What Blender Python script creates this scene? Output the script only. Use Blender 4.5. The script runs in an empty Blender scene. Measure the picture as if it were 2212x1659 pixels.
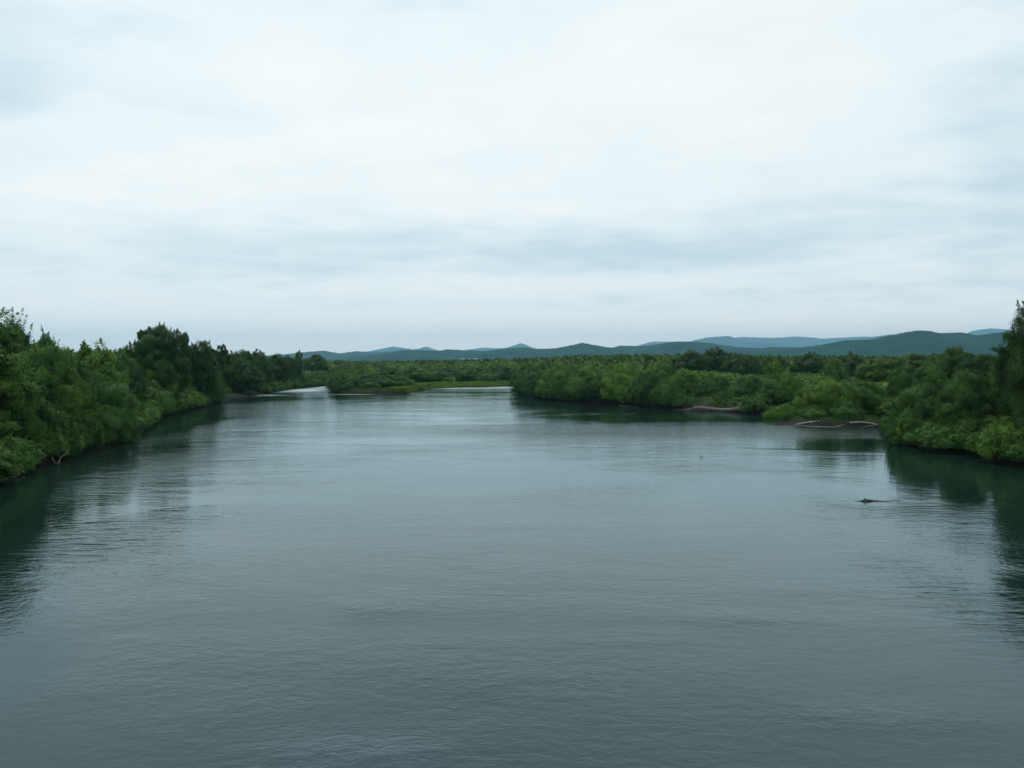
import bpy, math, random
import numpy as np

# ------------------------------------------------------------------ camera
sc = bpy.context.scene
CAMH = 10.0            # eye height above the river, on the bridge
F = 853.0              # focal length in pixels of a 1024 px wide frame
HOR = 359.5            # horizon row in the 1024x768 frame
cam_d = bpy.data.cameras.new("camera")
cam = bpy.data.objects.new("camera", cam_d)
sc.collection.objects.link(cam)
cam.location = (0, 0, CAMH)
PITCH = math.atan((384 - HOR) / F)
cam.rotation_euler = (math.pi / 2 - PITCH, 0, 0)
cam_d.sensor_width = 36.0
cam_d.lens = 36.0 * F / 1024
cam_d.clip_start = 0.5
cam_d.clip_end = 60000
sc.camera = cam

# ------------------------------------------------------------------ world: overcast sky
SUN_EL, SUN_AZ = math.radians(58), math.radians(-20)
w = bpy.data.worlds.new("World")
sc.world = w
w.use_nodes = True
NT = w.node_tree
NT.nodes.clear()


def nd(nt, kind, **kw):
    n = nt.nodes.new(kind)
    for k, v in kw.items():
        setattr(n, k, v)
    return n


def lk(nt, a, b):
    nt.links.new(a, b)


def M(nt, op, a, b=None, c=None):
    n = nd(nt, 'ShaderNodeMath', operation=op)
    for i, v in enumerate((a, b, c)):
        if v is None:
            continue
        if isinstance(v, (int, float)):
            n.inputs[i].default_value = v
        else:
            lk(nt, v, n.inputs[i])
    return n.outputs[0]


def MIXC(nt, fac, a, b, mode='MIX'):
    n = nd(nt, 'ShaderNodeMix', data_type='RGBA', blend_type=mode)
    for s, v in ((n.inputs[0], fac), (n.inputs[6], a), (n.inputs[7], b)):
        if isinstance(v, (int, float)):
            s.default_value = v
        elif isinstance(v, tuple):
            s.default_value = (*v, 1) if len(v) == 3 else v
        else:
            lk(nt, v, s)
    return n.outputs[2]


sky = nd(NT, 'ShaderNodeTexSky', sky_type='NISHITA', sun_disc=False)
sky.sun_elevation, sky.sun_rotation = SUN_EL, SUN_AZ
sky.air_density, sky.dust_density = 1.0, 2.0
tc = nd(NT, 'ShaderNodeTexCoord')
sep = nd(NT, 'ShaderNodeSeparateXYZ')
lk(NT, tc.outputs['Generated'], sep.inputs[0])
dx, dy, dz = sep.outputs
zc = M(NT, 'MAXIMUM', dz, 0.0)
# cloud deck seen in perspective: direction projected on a high plane
inv = M(NT, 'DIVIDE', 1.0, M(NT, 'ADD', zc, 0.13))
cmb = nd(NT, 'ShaderNodeCombineXYZ')
lk(NT, M(NT, 'MULTIPLY', dx, inv), cmb.inputs[0])
lk(NT, M(NT, 'MULTIPLY', M(NT, 'MULTIPLY', dy, inv), 1.15), cmb.inputs[1])
cmb.inputs[2].default_value = 3.7
n1 = nd(NT, 'ShaderNodeTexNoise')
lk(NT, cmb.outputs[0], n1.inputs['Vector'])
n1.inputs['Scale'].default_value = 1.25
n1.inputs['Detail'].default_value = 5
n1.inputs['Roughness'].default_value = 0.5
n1.inputs['Distortion'].default_value = 0.35
n2 = nd(NT, 'ShaderNodeTexNoise')
lk(NT, cmb.outputs[0], n2.inputs['Vector'])
n2.inputs['Scale'].default_value = 3.6
n2.inputs['Detail'].default_value = 7
az = M(NT, 'ARCTAN2', dx, dy)
el = M(NT, 'ARCSINE', dz)


def blob(x, y, wx, wy, amp):
    """soft cloud bank at an azimuth/elevation (given in 2212-wide picture pixels for reading off)"""
    u, v = (x * 0.46293 - 512) / F, (HOR - y * 0.46293) / F
    a0, e0 = math.atan(u), math.atan(v / math.sqrt(1 + u * u))
    sa, se = wx * 0.46293 / F, wy * 0.5 / F
    q = M(NT, 'ADD', M(NT, 'POWER', M(NT, 'ABSOLUTE', M(NT, 'MULTIPLY', M(NT, 'SUBTRACT', az, a0), 1 / sa)), 2.0),
          M(NT, 'POWER', M(NT, 'ABSOLUTE', M(NT, 'MULTIPLY', M(NT, 'SUBTRACT', el, e0), 1 / se)), 2.0))
    return M(NT, 'MULTIPLY', M(NT, 'EXPONENT', M(NT, 'MULTIPLY', q, -1.0)), amp)


acc = M(NT, 'ADD', M(NT, 'MULTIPLY', M(NT, 'SUBTRACT', n1.outputs[0], 0.5), 0.75),
        M(NT, 'MULTIPLY', M(NT, 'SUBTRACT', n2.outputs[0], 0.5), 0.68))
acc = M(NT, 'ADD', acc, 0.62)
for b in [(900, 270, 420, 170, 0.30), (640, 110, 300, 110, 0.22), (1480, 90, 330, 120, 0.25),
          (1560, 330, 330, 110, 0.12), (180, 370, 300, 80, 0.22),
          (800, 545, 460, 46, -0.30), (1560, 540, 620, 66, -0.33), (2150, 330, 130, 170, -0.18),
          (100, 590, 420, 34, -0.18), (200, 210, 260, 60, -0.14), (1350, 620, 700, 24, 0.16),
          (1100, 690, 1300, 16, 0.20), (1950, 620, 400, 26, -0.16), (0, 60, 110, 260, -0.14), (2212, 120, 110, 260, -0.12), (1100, 755, 1600, 30, 0.22)]:
    acc = M(NT, 'ADD', acc, blob(*b))
rmp = nd(NT, 'ShaderNodeValToRGB')
lk(NT, acc, rmp.inputs[0])
cr = rmp.color_ramp
cr.elements[0].position, cr.elements[0].color = 0.0, (0.46, 0.63, 0.735, 1)
cr.elements[1].position, cr.elements[1].color = 1.0, (0.955, 0.97, 0.945, 1)
e = cr.elements.new(0.32); e.color = (0.635, 0.77, 0.825, 1)
e = cr.elements.new(0.60); e.color = (0.825, 0.905, 0.915, 1)
# below the horizon the far ground haze
gfac = nd(NT, 'ShaderNodeMapRange')
lk(NT, dz, gfac.inputs[0])
gfac.inputs[1].default_value, gfac.inputs[2].default_value = -0.03, 0.0
ccol = MIXC(NT, gfac.outputs[0], (0.20, 0.27, 0.28), rmp.outputs[0])
# brighter, whiter band of thin cloud close to the horizon
hfac = M(NT, 'EXPONENT', M(NT, 'MULTIPLY', M(NT, 'MAXIMUM', dz, 0.0), -22.0))
ccol = MIXC(NT, M(NT, 'MULTIPLY', M(NT, 'MULTIPLY', hfac, gfac.outputs[0]), 0.85), ccol, (1.30, 1.17, 1.09))
SKYS = 0.1
ccolS = MIXC(NT, 1.0, ccol, (1 / SKYS,) * 3, 'MULTIPLY')
mixs = MIXC(NT, 0.93, sky.outputs[0], ccolS)
bg = nd(NT, 'ShaderNodeBackground')
lk(NT, mixs, bg.inputs[0])
bg.inputs[1].default_value = SKYS
wo = nd(NT, 'ShaderNodeOutputWorld')
lk(NT, bg.outputs[0], wo.inputs[0])

sun_d = bpy.data.lights.new("sun", 'SUN')
sun_d.energy = 1.5
sun_d.angle = math.radians(25)
sun_d.color = (1.0, 0.97, 0.92)
sun = bpy.data.objects.new("sun", sun_d)
sc.collection.objects.link(sun)
sun.rotation_euler = (math.pi / 2 - SUN_EL, 0, math.pi - SUN_AZ)
sc.view_settings.view_transform = 'Standard'
sc.view_settings.look = 'None'
sc.view_settings.exposure = 0.08
sc.view_settings.gamma = 1.0
sc.cycles.use_denoising = True
sc.cycles.max_bounces = 5
sc.cycles.diffuse_bounces = 2
sc.cycles.transmission_bounces = 2
sc.cycles.volume_bounces = 1
sc.cycles.sample_clamp_indirect = 3.0

# ------------------------------------------------------------------ helpers
COL = sc.collection


def P(x, y, z=0.0):
    """ground point seen at a place of the 2212-wide photograph; only used to read distances off"""
    X, Y = x * 0.46293, y * 0.46293
    d = (CAMH - z) * F / (Y - HOR)
    return ((X - 512) / F * d, d)


def at(x, d):
    return ((x * 0.46293 - 512) / F * d, d)


def topz(y, d):
    return CAMH + (HOR - y * 0.46293) / F * d


def tag(o, label=None, cat=None, group=None, kind=None):
    if label: o['label'] = label
    if cat: o['category'] = cat
    if group: o['group'] = group
    if kind: o['kind'] = kind
    return o


def mesh_np(name, v, quads=None, tris=None, attr=None, smooth=False):
    me = bpy.data.meshes.new(name)
    v = np.asarray(v, dtype=np.float32)
    me.vertices.add(len(v))
    me.vertices.foreach_set('co', v.ravel())
    nq = 0 if quads is None else len(quads)
    nt_ = 0 if tris is None else len(tris)
    loops = []
    if nq: loops.append(np.asarray(quads, dtype=np.int32).ravel())
    if nt_: loops.append(np.asarray(tris, dtype=np.int32).ravel())
    loops = np.concatenate(loops)
    me.loops.add(len(loops))
    me.loops.foreach_set('vertex_index', loops)
    me.polygons.add(nq + nt_)
    st = np.concatenate([np.arange(nq) * 4, nq * 4 + np.arange(nt_) * 3]).astype(np.int32)
    me.polygons.foreach_set('loop_start', st)
    me.polygons.foreach_set('use_smooth', np.full(nq + nt_, smooth))
    if attr is not None:
        a = me.attributes.new('tint', 'FLOAT', 'POINT')
        a.data.foreach_set('value', np.asarray(attr, dtype=np.float32))
    me.update(calc_edges=True)
    me.validate()
    return me


def ob(name, data, mat=None, parent=None, loc=None):
    o = bpy.data.objects.new(name, data)
    if mat is not None and data is not None:
        if not data.materials:
            data.materials.append(mat)
    if parent is not None: o.parent = parent
    if loc is not None: o.location = loc
    COL.objects.link(o)
    return o


def nmat(name):
    m = bpy.data.materials.new(name)
    m.use_nodes = True
    m.node_tree.nodes.clear()
    out = nd(m.node_tree, 'ShaderNodeOutputMaterial')
    return m, m.node_tree, out


# ------------------------------------------------------------------ materials
def leaf_mat(name, dark, mid, light, trans=0.22):
    m, nt, out = nmat(name)
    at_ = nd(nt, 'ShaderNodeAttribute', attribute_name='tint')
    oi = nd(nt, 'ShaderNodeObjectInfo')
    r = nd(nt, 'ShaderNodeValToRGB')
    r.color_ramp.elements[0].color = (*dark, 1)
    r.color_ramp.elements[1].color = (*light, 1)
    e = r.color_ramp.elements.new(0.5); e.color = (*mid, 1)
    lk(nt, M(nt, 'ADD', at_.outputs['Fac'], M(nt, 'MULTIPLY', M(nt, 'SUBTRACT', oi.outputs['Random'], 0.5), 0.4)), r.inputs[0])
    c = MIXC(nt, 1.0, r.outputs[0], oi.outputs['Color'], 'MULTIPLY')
    p = nd(nt, 'ShaderNodeBsdfPrincipled')
    lk(nt, c, p.inputs['Base Color'])
    p.inputs['Roughness'].default_value = 0.6
    p.inputs['Specular IOR Level'].default_value = 0.15
    t = nd(nt, 'ShaderNodeBsdfTranslucent')
    c2 = MIXC(nt, 1.0, c, (1.0, 1.15, 0.7), 'MULTIPLY')
    lk(nt, c2, t.inputs[0])
    ms = nd(nt, 'ShaderNodeMixShader')
    ms.inputs[0].default_value = trans
    lk(nt, p.outputs[0], ms.inputs[1]); lk(nt, t.outputs[0], ms.inputs[2])
    lk(nt, ms.outputs[0], out.inputs[0])
    return m


WILLOW = leaf_mat('willow_leaves', (0.030, 0.080, 0.017), (0.070, 0.155, 0.026), (0.138, 0.240, 0.044))
BROAD = leaf_mat('broad_leaves', (0.024, 0.062, 0.015), (0.052, 0.114, 0.022), (0.096, 0.172, 0.032), 0.2)
GRASS = leaf_mat('grass_blades', (0.055, 0.11, 0.012), (0.085, 0.17, 0.018), (0.14, 0.22, 0.03), 0.3)


def bark_mat(name, a, b, scale=6.0):
    m, nt, out = nmat(name)
    g = nd(nt, 'ShaderNodeNewGeometry')
    mp = nd(nt, 'ShaderNodeMapping')
    mp.inputs['Scale'].default_value = (scale, scale, scale * 0.3)
    lk(nt, g.outputs['Position'], mp.inputs[0])
    n = nd(nt, 'ShaderNodeTexNoise')
    n.inputs['Scale'].default_value = 1.0
    n.inputs['Detail'].default_value = 5
    lk(nt, mp.outputs[0], n.inputs['Vector'])
    r = nd(nt, 'ShaderNodeValToRGB')
    r.color_ramp.elements[0].position, r.color_ramp.elements[0].color = 0.35, (*a, 1)
    r.color_ramp.elements[1].position, r.color_ramp.elements[1].color = 0.65, (*b, 1)
    lk(nt, n.outputs[0], r.inputs[0])
    p = nd(nt, 'ShaderNodeBsdfPrincipled')
    lk(nt, r.outputs[0], p.inputs['Base Color'])
    p.inputs['Roughness'].default_value = 0.85
    bm = nd(nt, 'ShaderNodeBump')
    bm.inputs['Distance'].default_value = 0.02
    lk(nt, n.outputs[0], bm.inputs['Height'])
    lk(nt, bm.outputs[0], p.inputs['Normal'])
    lk(nt, p.outputs[0], out.inputs[0])
    return m


BARK = bark_mat('bark', (0.035, 0.028, 0.02), (0.09, 0.075, 0.055))
DRIFT = bark_mat('weathered_driftwood', (0.07, 0.062, 0.052), (0.20, 0.18, 0.155))
PALE = bark_mat('bleached_driftwood', (0.17, 0.155, 0.14), (0.32, 0.30, 0.27))
WET = bark_mat('wet_dark_wood', (0.010, 0.010, 0.011), (0.03, 0.028, 0.028))
REDW = bark_mat('reddish_root_wood', (0.10, 0.05, 0.04), (0.22, 0.12, 0.10))

# ground
m, nt, out = nmat('bank_soil_and_grass')
g = nd(nt, 'ShaderNodeNewGeometry')
s = nd(nt, 'ShaderNodeSeparateXYZ'); lk(nt, g.outputs['Position'], s.inputs[0])
na = nd(nt, 'ShaderNodeTexNoise'); na.inputs['Scale'].default_value = 0.35; na.inputs['Detail'].default_value = 8
nb = nd(nt, 'ShaderNodeTexNoise'); nb.inputs['Scale'].default_value = 3.0; nb.inputs['Detail'].default_value = 6
for q in (na, nb): lk(nt, g.outputs['Position'], q.inputs['Vector'])
mud = MIXC(nt, nb.outputs[0], (0.009, 0.009, 0.007), (0.024, 0.021, 0.017))
gr = MIXC(nt, na.outputs[0], (0.010, 0.022, 0.008), (0.028, 0.050, 0.014))
hz = nd(nt, 'ShaderNodeMapRange')
hz.inputs[1].default_value, hz.inputs[2].default_value = 0.3, 0.6
lk(nt, M(nt, 'ADD', s.outputs[2], M(nt, 'MULTIPLY', M(nt, 'SUBTRACT', na.outputs[0], 0.5), 0.8)), hz.inputs[0])
col = MIXC(nt, hz.outputs[0], mud, gr)
p = nd(nt, 'ShaderNodeBsdfPrincipled'); lk(nt, col, p.inputs['Base Color']); p.inputs['Roughness'].default_value = 0.9; p.inputs['Specular IOR Level'].default_value = 0.05
bm = nd(nt, 'ShaderNodeBump'); bm.inputs['Distance'].default_value = 0.15; lk(nt, nb.outputs[0], bm.inputs['Height']); lk(nt, bm.outputs[0], p.inputs['Normal'])
lk(nt, p.outputs[0], out.inputs[0])
GROUND = m


def gravel_mat(name, a, b):
    m, nt, out = nmat(name)
    g = nd(nt, 'ShaderNodeNewGeometry')
    v = nd(nt, 'ShaderNodeTexVoronoi'); v.inputs['Scale'].default_value = 7.0
    n = nd(nt, 'ShaderNodeTexNoise'); n.inputs['Scale'].default_value = 0.8; n.inputs['Detail'].default_value = 8
    for q in (v, n): lk(nt, g.outputs['Position'], q.inputs['Vector'])
    c = MIXC(nt, v.outputs['Color'], a, b)
    c = MIXC(nt, M(nt, 'MULTIPLY', n.outputs[0], 0.7), c, tuple(x * 0.55 for x in a))
    p = nd(nt, 'ShaderNodeBsdfPrincipled'); lk(nt, c, p.inputs['Base Color']); p.inputs['Roughness'].default_value = 0.85; p.inputs['Specular IOR Level'].default_value = 0.08
    bm = nd(nt, 'ShaderNodeBump'); bm.inputs['Distance'].default_value = 0.05; lk(nt, v.outputs['Distance'], bm.inputs['Height']); lk(nt, bm.outputs[0], p.inputs['Normal'])
    lk(nt, p.outputs[0], out.inputs[0])
    return m


GRAVEL = gravel_mat('river_gravel', (0.17, 0.155, 0.14), (0.34, 0.31, 0.285))
MUDBAR = gravel_mat('wet_mud', (0.016, 0.015, 0.012), (0.042, 0.038, 0.031))

# wooded hills
m, nt, out = nmat('wooded_hillside')
g = nd(nt, 'ShaderNodeNewGeometry')
na = nd(nt, 'ShaderNodeTexNoise'); na.inputs['Scale'].default_value = 0.005; na.inputs['Detail'].default_value = 8; na.inputs['Roughness'].default_value = 0.62
nb = nd(nt, 'ShaderNodeTexNoise'); nb.inputs['Scale'].default_value = 0.06; nb.inputs['Detail'].default_value = 4
for q in (na, nb): lk(nt, g.outputs['Position'], q.inputs['Vector'])
nr = nd(nt, 'ShaderNodeMapRange'); nr.inputs[1].default_value, nr.inputs[2].default_value = 0.36, 0.64; lk(nt, na.outputs[0], nr.inputs[0])
col = MIXC(nt, nr.outputs[0], (0.001, 0.015, 0.021), (0.016, 0.074, 0.042))
col = MIXC(nt, M(nt, 'MULTIPLY', nb.outputs[0], 0.6), col, (0.005, 0.026, 0.022))
p = nd(nt, 'ShaderNodeBsdfPrincipled'); lk(nt, col, p.inputs['Base Color']); p.inputs['Roughness'].default_value = 1.0
p.inputs['Specular IOR Level'].default_value = 0.0
bm = nd(nt, 'ShaderNodeBump'); bm.inputs['Distance'].default_value = 12; lk(nt, nb.outputs[0], bm.inputs['Height']); lk(nt, bm.outputs[0], p.inputs['Normal'])
lk(nt, p.outputs[0], out.inputs[0])
HILL = m

# ------------------------------------------------------------------ shoreline polygons (world metres)
Lsh = [(-38, -3000), (-37, 0), (-38.5, 40), P(-40, 1060), P(20, 1030), P(80, 1006), P(150, 985), P(215, 965), P(288, 940), P(352, 898),
       P(460, 872), P(480, 861.5), P(520, 858), P(560, 853), P(620, 842), P(690, 835), P(731, 829.5), (-72, 400), (-84, 470), (-92, 600), (-96, 900)]
Lpoly = Lsh + [(-96, 1000), (-14000, 1000), (-14000, -3000)]
Msh = [(-90, 880), (-82, 600), (-74, 480), (-60, 400), P(747, 829), P(724, 838), P(720, 845), P(738, 849), P(800, 850), P(884, 849.5), P(905, 845),
       P(938, 839), P(1000, 837), P(1058, 835.5), P(1074, 834.8), (14, 332), (60, 347), (130, 353), (200, 350)]
Mpoly = Msh + [(14000, 300), (14000, 16000), (-14000, 16000), (-14000, 850), (-95, 850)]
Rsh = [(200, 352), (130, 338), (70, 330), (24, 322), P(1117, 840), P(1142, 852), P(1172, 861), P(1235, 868), P(1328, 872), P(1490, 885), P(1607, 892),
       P(1668, 897), P(1700, 911), P(1730, 917), P(1843, 921), P(1905, 921), P(1935, 945), P(1960, 962), P(2036, 978), P(2110, 982), P(2150, 998),
       P(2212, 1008), (50, 70), (54, 40), (56, 0), (58, -3000)]
Rpoly = Rsh + [(14000, -3000), (14000, 700)]


def sdist(poly, X, Y):
    """signed distance (positive inside) of points to a polygon"""
    a = np.array(poly, dtype=np.float64)
    b = np.roll(a, -1, axis=0)
    best = np.full(X.shape, 1e18)
    ins = np.zeros(X.shape, dtype=bool)
    for (x0, y0), (x1, y1) in zip(a, b):
        ex, ey = x1 - x0, y1 - y0
        t = np.clip(((X - x0) * ex + (Y - y0) * ey) / (ex * ex + ey * ey + 1e-12), 0, 1)
        best = np.minimum(best, (X - x0 - t * ex) ** 2 + (Y - y0 - t * ey) ** 2)
        if y0 != y1:
            c = ((y0 > Y) != (y1 > Y)) & (X < (x1 - x0) * (Y - y0) / (y1 - y0) + x0)
            ins ^= c
    d = np.sqrt(best)
    return np.where(ins, d, -d)


def vnoise(X, Y, seed=0):
    """cheap smooth value noise"""
    xi, yi = np.floor(X).astype(np.int64), np.floor(Y).astype(np.int64)
    fx, fy = X - xi, Y - yi
    fx, fy = fx * fx * (3 - 2 * fx), fy * fy * (3 - 2 * fy)

    def h(i, j):
        n = (i * 374761393 + j * 668265263 + seed * 974711) & 0x7fffffff
        n = ((n ^ (n >> 13)) * 1274126177) & 0x7fffffff
        return (n ^ (n >> 16)) % 10007 / 10007.0
    return (h(xi, yi) * (1 - fx) + h(xi + 1, yi) * fx) * (1 - fy) + (h(xi, yi + 1) * (1 - fx) + h(xi + 1, yi + 1) * fx) * fy


def gheight(X, Y):
    X, Y = np.asarray(X, float), np.asarray(Y, float)
    wob = (vnoise(X / 3.0, Y / 3.0, 5) - 0.5) * 1.6 + (vnoise(X / 9.0, Y / 9.0, 6) - 0.5) * 2.0
    sd = np.maximum(np.maximum(sdist(Lpoly, X, Y), sdist(Mpoly, X, Y)), sdist(Rpoly, X, Y)) + wob * 0.6
    up = np.minimum(sd * 0.8, 1.1)
    # the low grassy shelf along the middle shore rises gently
    low = ((X > -29) & (X < 4) & (Y > 250) & (Y < 345)) | ((X > -88) & (X < -60) & (Y > 222) & (Y < 262))
    up = np.where(low, np.minimum(sd * 0.12, 1.1), up)
    up = up * np.clip(sd / 1.0, 0.2, 1)
    z = np.where(sd > 0, up + (vnoise(X / 4, Y / 4, 9) - 0.4) * 0.25 * np.clip(sd / 3, 0, 1), np.maximum(sd * 0.35, -2.2))
    return z, sd


def axis(lo, hi, step, far):
    a = list(np.arange(lo, hi + step, step))
    s, x = step, a[-1]
    while x < far[1]:
        s *= 1.25; x += s; a.append(min(x, far[1]))
    s, x = step, a[0]
    while x > far[0]:
        s *= 1.25; x -= s; a.insert(0, max(x, far[0]))
    return np.array(a)


gx = axis(-130, 150, 1.4, (-12500, 12500))
gy = axis(30, 400, 1.4, (-2600, 15200))
X, Y = np.meshgrid(gx, gy)
Z, _ = gheight(X, Y)
nx, ny = len(gx), len(gy)
idx = np.arange(nx * ny).reshape(ny, nx)
q = np.stack([idx[:-1, :-1], idx[:-1, 1:], idx[1:, 1:], idx[1:, :-1]], -1).reshape(-1, 4)
gme = mesh_np('ground', np.stack([X, Y, Z], -1).reshape(-1, 3), quads=q, smooth=True)
tag(ob('ground', gme, GROUND), 'low floodplain ground with muddy banks beside the river', kind='structure')

# ------------------------------------------------------------------ water
m, nt, out = nmat('river_water')
g = nd(nt, 'ShaderNodeNewGeometry')
pos = g.outputs['Position']
big = nd(nt, 'ShaderNodeTexNoise'); big.inputs['Scale'].default_value = 0.075; big.inputs['Detail'].default_value = 4
big.inputs['Distortion'].default_value = 0.6
mpb = nd(nt, 'ShaderNodeMapping'); mpb.inputs['Scale'].default_value = (0.55, 1.0, 1)
lk(nt, pos, mpb.inputs[0]); lk(nt, mpb.outputs[0], big.inputs['Vector'])
# warped coordinates: eddies turn the ripples
wv = nd(nt, 'ShaderNodeTexNoise'); wv.inputs['Scale'].default_value = 0.12; wv.inputs['Detail'].default_value = 2
lk(nt, pos, wv.inputs['Vector'])
wsc = nd(nt, 'ShaderNodeVectorMath', operation='SCALE'); lk(nt, wv.outputs['Color'], wsc.inputs[0]); wsc.inputs['Scale'].default_value = 1.6
wad = nd(nt, 'ShaderNodeVectorMath', operation='ADD'); lk(nt, pos, wad.inputs[0]); lk(nt, wsc.outputs[0], wad.inputs[1])


def ripple(scale, sx, sy, det, dist=0.3):
    mp = nd(nt, 'ShaderNodeMapping'); mp.inputs['Scale'].default_value = (sx, sy, 1)
    lk(nt, wad.outputs[0], mp.inputs[0])
    n = nd(nt, 'ShaderNodeTexNoise'); n.inputs['Scale'].default_value = scale; n.inputs['Detail'].default_value = det
    n.inputs['Roughness'].default_value = 0.55
    n.inputs['Distortion'].default_value = dist
    lk(nt, mp.outputs[0], n.inputs['Vector'])
    return n.outputs[0]


r1 = ripple(1.5, 1.0, 1.5, 3)
r2 = ripple(4.6, 1.0, 1.35, 2)
r3 = ripple(0.22, 1.0, 1.5, 2)
rs = ripple(1.0, 0.32, 1.5, 4)
ssp = nd(nt, 'ShaderNodeSeparateXYZ'); lk(nt, pos, ssp.inputs[0])


def gauss(cx, cy, sx, sy, amp):
    q = M(nt, 'ADD', M(nt, 'POWER', M(nt, 'ABSOLUTE', M(nt, 'MULTIPLY', M(nt, 'SUBTRACT', ssp.outputs[0], cx), 1 / sx)), 2.0),
          M(nt, 'POWER', M(nt, 'ABSOLUTE', M(nt, 'MULTIPLY', M(nt, 'SUBTRACT', ssp.outputs[1], cy), 1 / sy)), 2.0))
    return M(nt, 'MULTIPLY', M(nt, 'EXPONENT', M(nt, 'MULTIPLY', q, -1.0)), amp)


mask = nd(nt, 'ShaderNodeMapRange'); lk(nt, big.outputs[0], mask.inputs[0])
mask.inputs[1].default_value, mask.inputs[2].default_value = 0.40, 0.64
mask.inputs[3].default_value, mask.inputs[4].default_value = 0.45, 1.45
amp = mask.outputs[0]
for (px, py, sx, sy, a_) in [(820, 1315, 1.6, 1.4, 1.3), (1470, 935, 26, 12, 2.2), (1700, 925, 14, 7, 2.0), (380, 985, 9, 14, 1.2),
                             (560, 880, 16, 16, 1.6), (2010, 1140, 6, 5, 0.8), (1000, 838, 30, 14, 3.0), (640, 843, 26, 30, 4.0), (730, 835, 20, 50, 5.0), (1090, 838, 10, 20, 4.0), (1650, 1345, 2.6, 1.0, 1.2), (760, 1640, 2.6, 1.2, 1.2), (1100, 1480, 3, 1.6, 0.6), (1900, 1560, 3, 1, 0.8), (1500, 1180, 5, 3, 0.5)]:
    c = P(px, py)
    amp = M(nt, 'ADD', amp, gauss(c[0], c[1], sx, sy, a_))
# sheltered, nearly smooth strip right along the wooded banks
for (px, py, sx, sy, a_) in [(60, 1130, 9, 16, -0.5), (2120, 1040, 12, 10, -0.6), (1950, 960, 12, 8, -0.6), (1450, 902, 18, 7, -1.2)]:
    c = P(px, py)
    amp = M(nt, 'ADD', amp, gauss(c[0], c[1], sx, sy, a_))
amp = M(nt, 'MAXIMUM', amp, 0.4)
h = M(nt, 'ADD', M(nt, 'MULTIPLY', r1, 0.021), M(nt, 'ADD', M(nt, 'MULTIPLY', r2, 0.0075), M(nt, 'MULTIPLY', r3, 0.045)))
h = M(nt, 'MULTIPLY', h, amp)
# current seams: larger standing ripples where the river bends past the banks
seam = None
for (px, py, sx, sy, a_) in [(1420, 934, 30, 9, 1.0), (1640, 930, 20, 7, 1.0), (430, 930, 5, 26, 0.7), (330, 1010, 4.5, 16, 0.8), (560, 872, 14, 12, 0.6), (1985, 1115, 6, 4, 0.5), (200, 1180, 4, 7, 0.6), (2130, 1330, 2.5, 12, 0.7)]:
    c = P(px, py)
    g_ = gauss(c[0], c[1], sx, sy, a_)
    seam = g_ if seam is None else M(nt, 'MAXIMUM', seam, g_)
h = M(nt, 'ADD', h, M(nt, 'MULTIPLY', M(nt, 'MULTIPLY', rs, seam), 0.16))
bmp = nd(nt, 'ShaderNodeBump'); bmp.inputs['Distance'].default_value = 1.0; bmp.inputs['Strength'].default_value = 1.0
lk(nt, h, bmp.inputs['Height'])
body = MIXC(nt, big.outputs[0], (0.004, 0.012, 0.011), (0.011, 0.022, 0.019))
for (px, py, sx, sy, a_) in [(760, 1640, 3.0, 1.8, 0.9), (850, 1440, 2.6, 1.6, 0.35)]:
    c = P(px, py)
    body = MIXC(nt, gauss(c[0], c[1], sx, sy, a_), body, (0.014, 0.022, 0.034))
# riffles of the two channels: sky brightness painted pale on the broken water
riffle_shine = None
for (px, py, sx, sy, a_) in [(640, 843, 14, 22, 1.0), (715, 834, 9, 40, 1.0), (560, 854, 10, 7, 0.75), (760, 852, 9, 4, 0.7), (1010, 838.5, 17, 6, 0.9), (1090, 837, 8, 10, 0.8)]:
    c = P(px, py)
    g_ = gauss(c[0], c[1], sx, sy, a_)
    riffle_shine = g_ if riffle_shine is None else M(nt, 'MAXIMUM', riffle_shine, g_)
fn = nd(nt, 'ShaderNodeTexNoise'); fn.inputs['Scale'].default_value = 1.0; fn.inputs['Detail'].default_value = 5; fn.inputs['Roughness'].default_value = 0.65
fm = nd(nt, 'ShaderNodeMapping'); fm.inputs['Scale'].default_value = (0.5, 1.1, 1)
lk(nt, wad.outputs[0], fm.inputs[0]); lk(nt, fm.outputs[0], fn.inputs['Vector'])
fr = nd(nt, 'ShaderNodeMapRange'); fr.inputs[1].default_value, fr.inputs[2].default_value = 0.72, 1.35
lk(nt, M(nt, 'ADD', riffle_shine, fn.outputs[0]), fr.inputs[0])
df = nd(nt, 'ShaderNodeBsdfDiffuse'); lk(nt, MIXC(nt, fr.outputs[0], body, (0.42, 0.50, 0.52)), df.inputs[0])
gl = nd(nt, 'ShaderNodeBsdfGlossy'); gl.inputs['Color'].default_value = (0.80, 0.96, 1.0, 1); gl.inputs['Roughness'].default_value = 0.03
lk(nt, bmp.outputs[0], gl.inputs['Normal'])
fz = nd(nt, 'ShaderNodeFresnel'); fz.inputs['IOR'].default_value = 1.42; lk(nt, bmp.outputs[0], fz.inputs['Normal'])
ms = nd(nt, 'ShaderNodeMixShader')
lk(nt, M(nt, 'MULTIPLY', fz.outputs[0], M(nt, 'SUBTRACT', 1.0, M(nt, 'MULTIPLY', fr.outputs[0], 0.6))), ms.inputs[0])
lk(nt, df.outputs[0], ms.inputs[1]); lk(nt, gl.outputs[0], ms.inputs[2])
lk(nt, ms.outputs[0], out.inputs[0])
WATER = m
wx, wy = np.meshgrid(np.linspace(-650, 650, 14), np.linspace(-2500, 1100, 37))
iw = np.arange(wx.size).reshape(wx.shape)
qw = np.stack([iw[:-1, :-1], iw[:-1, 1:], iw[1:, 1:], iw[1:, :-1]], -1).reshape(-1, 4)
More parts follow.
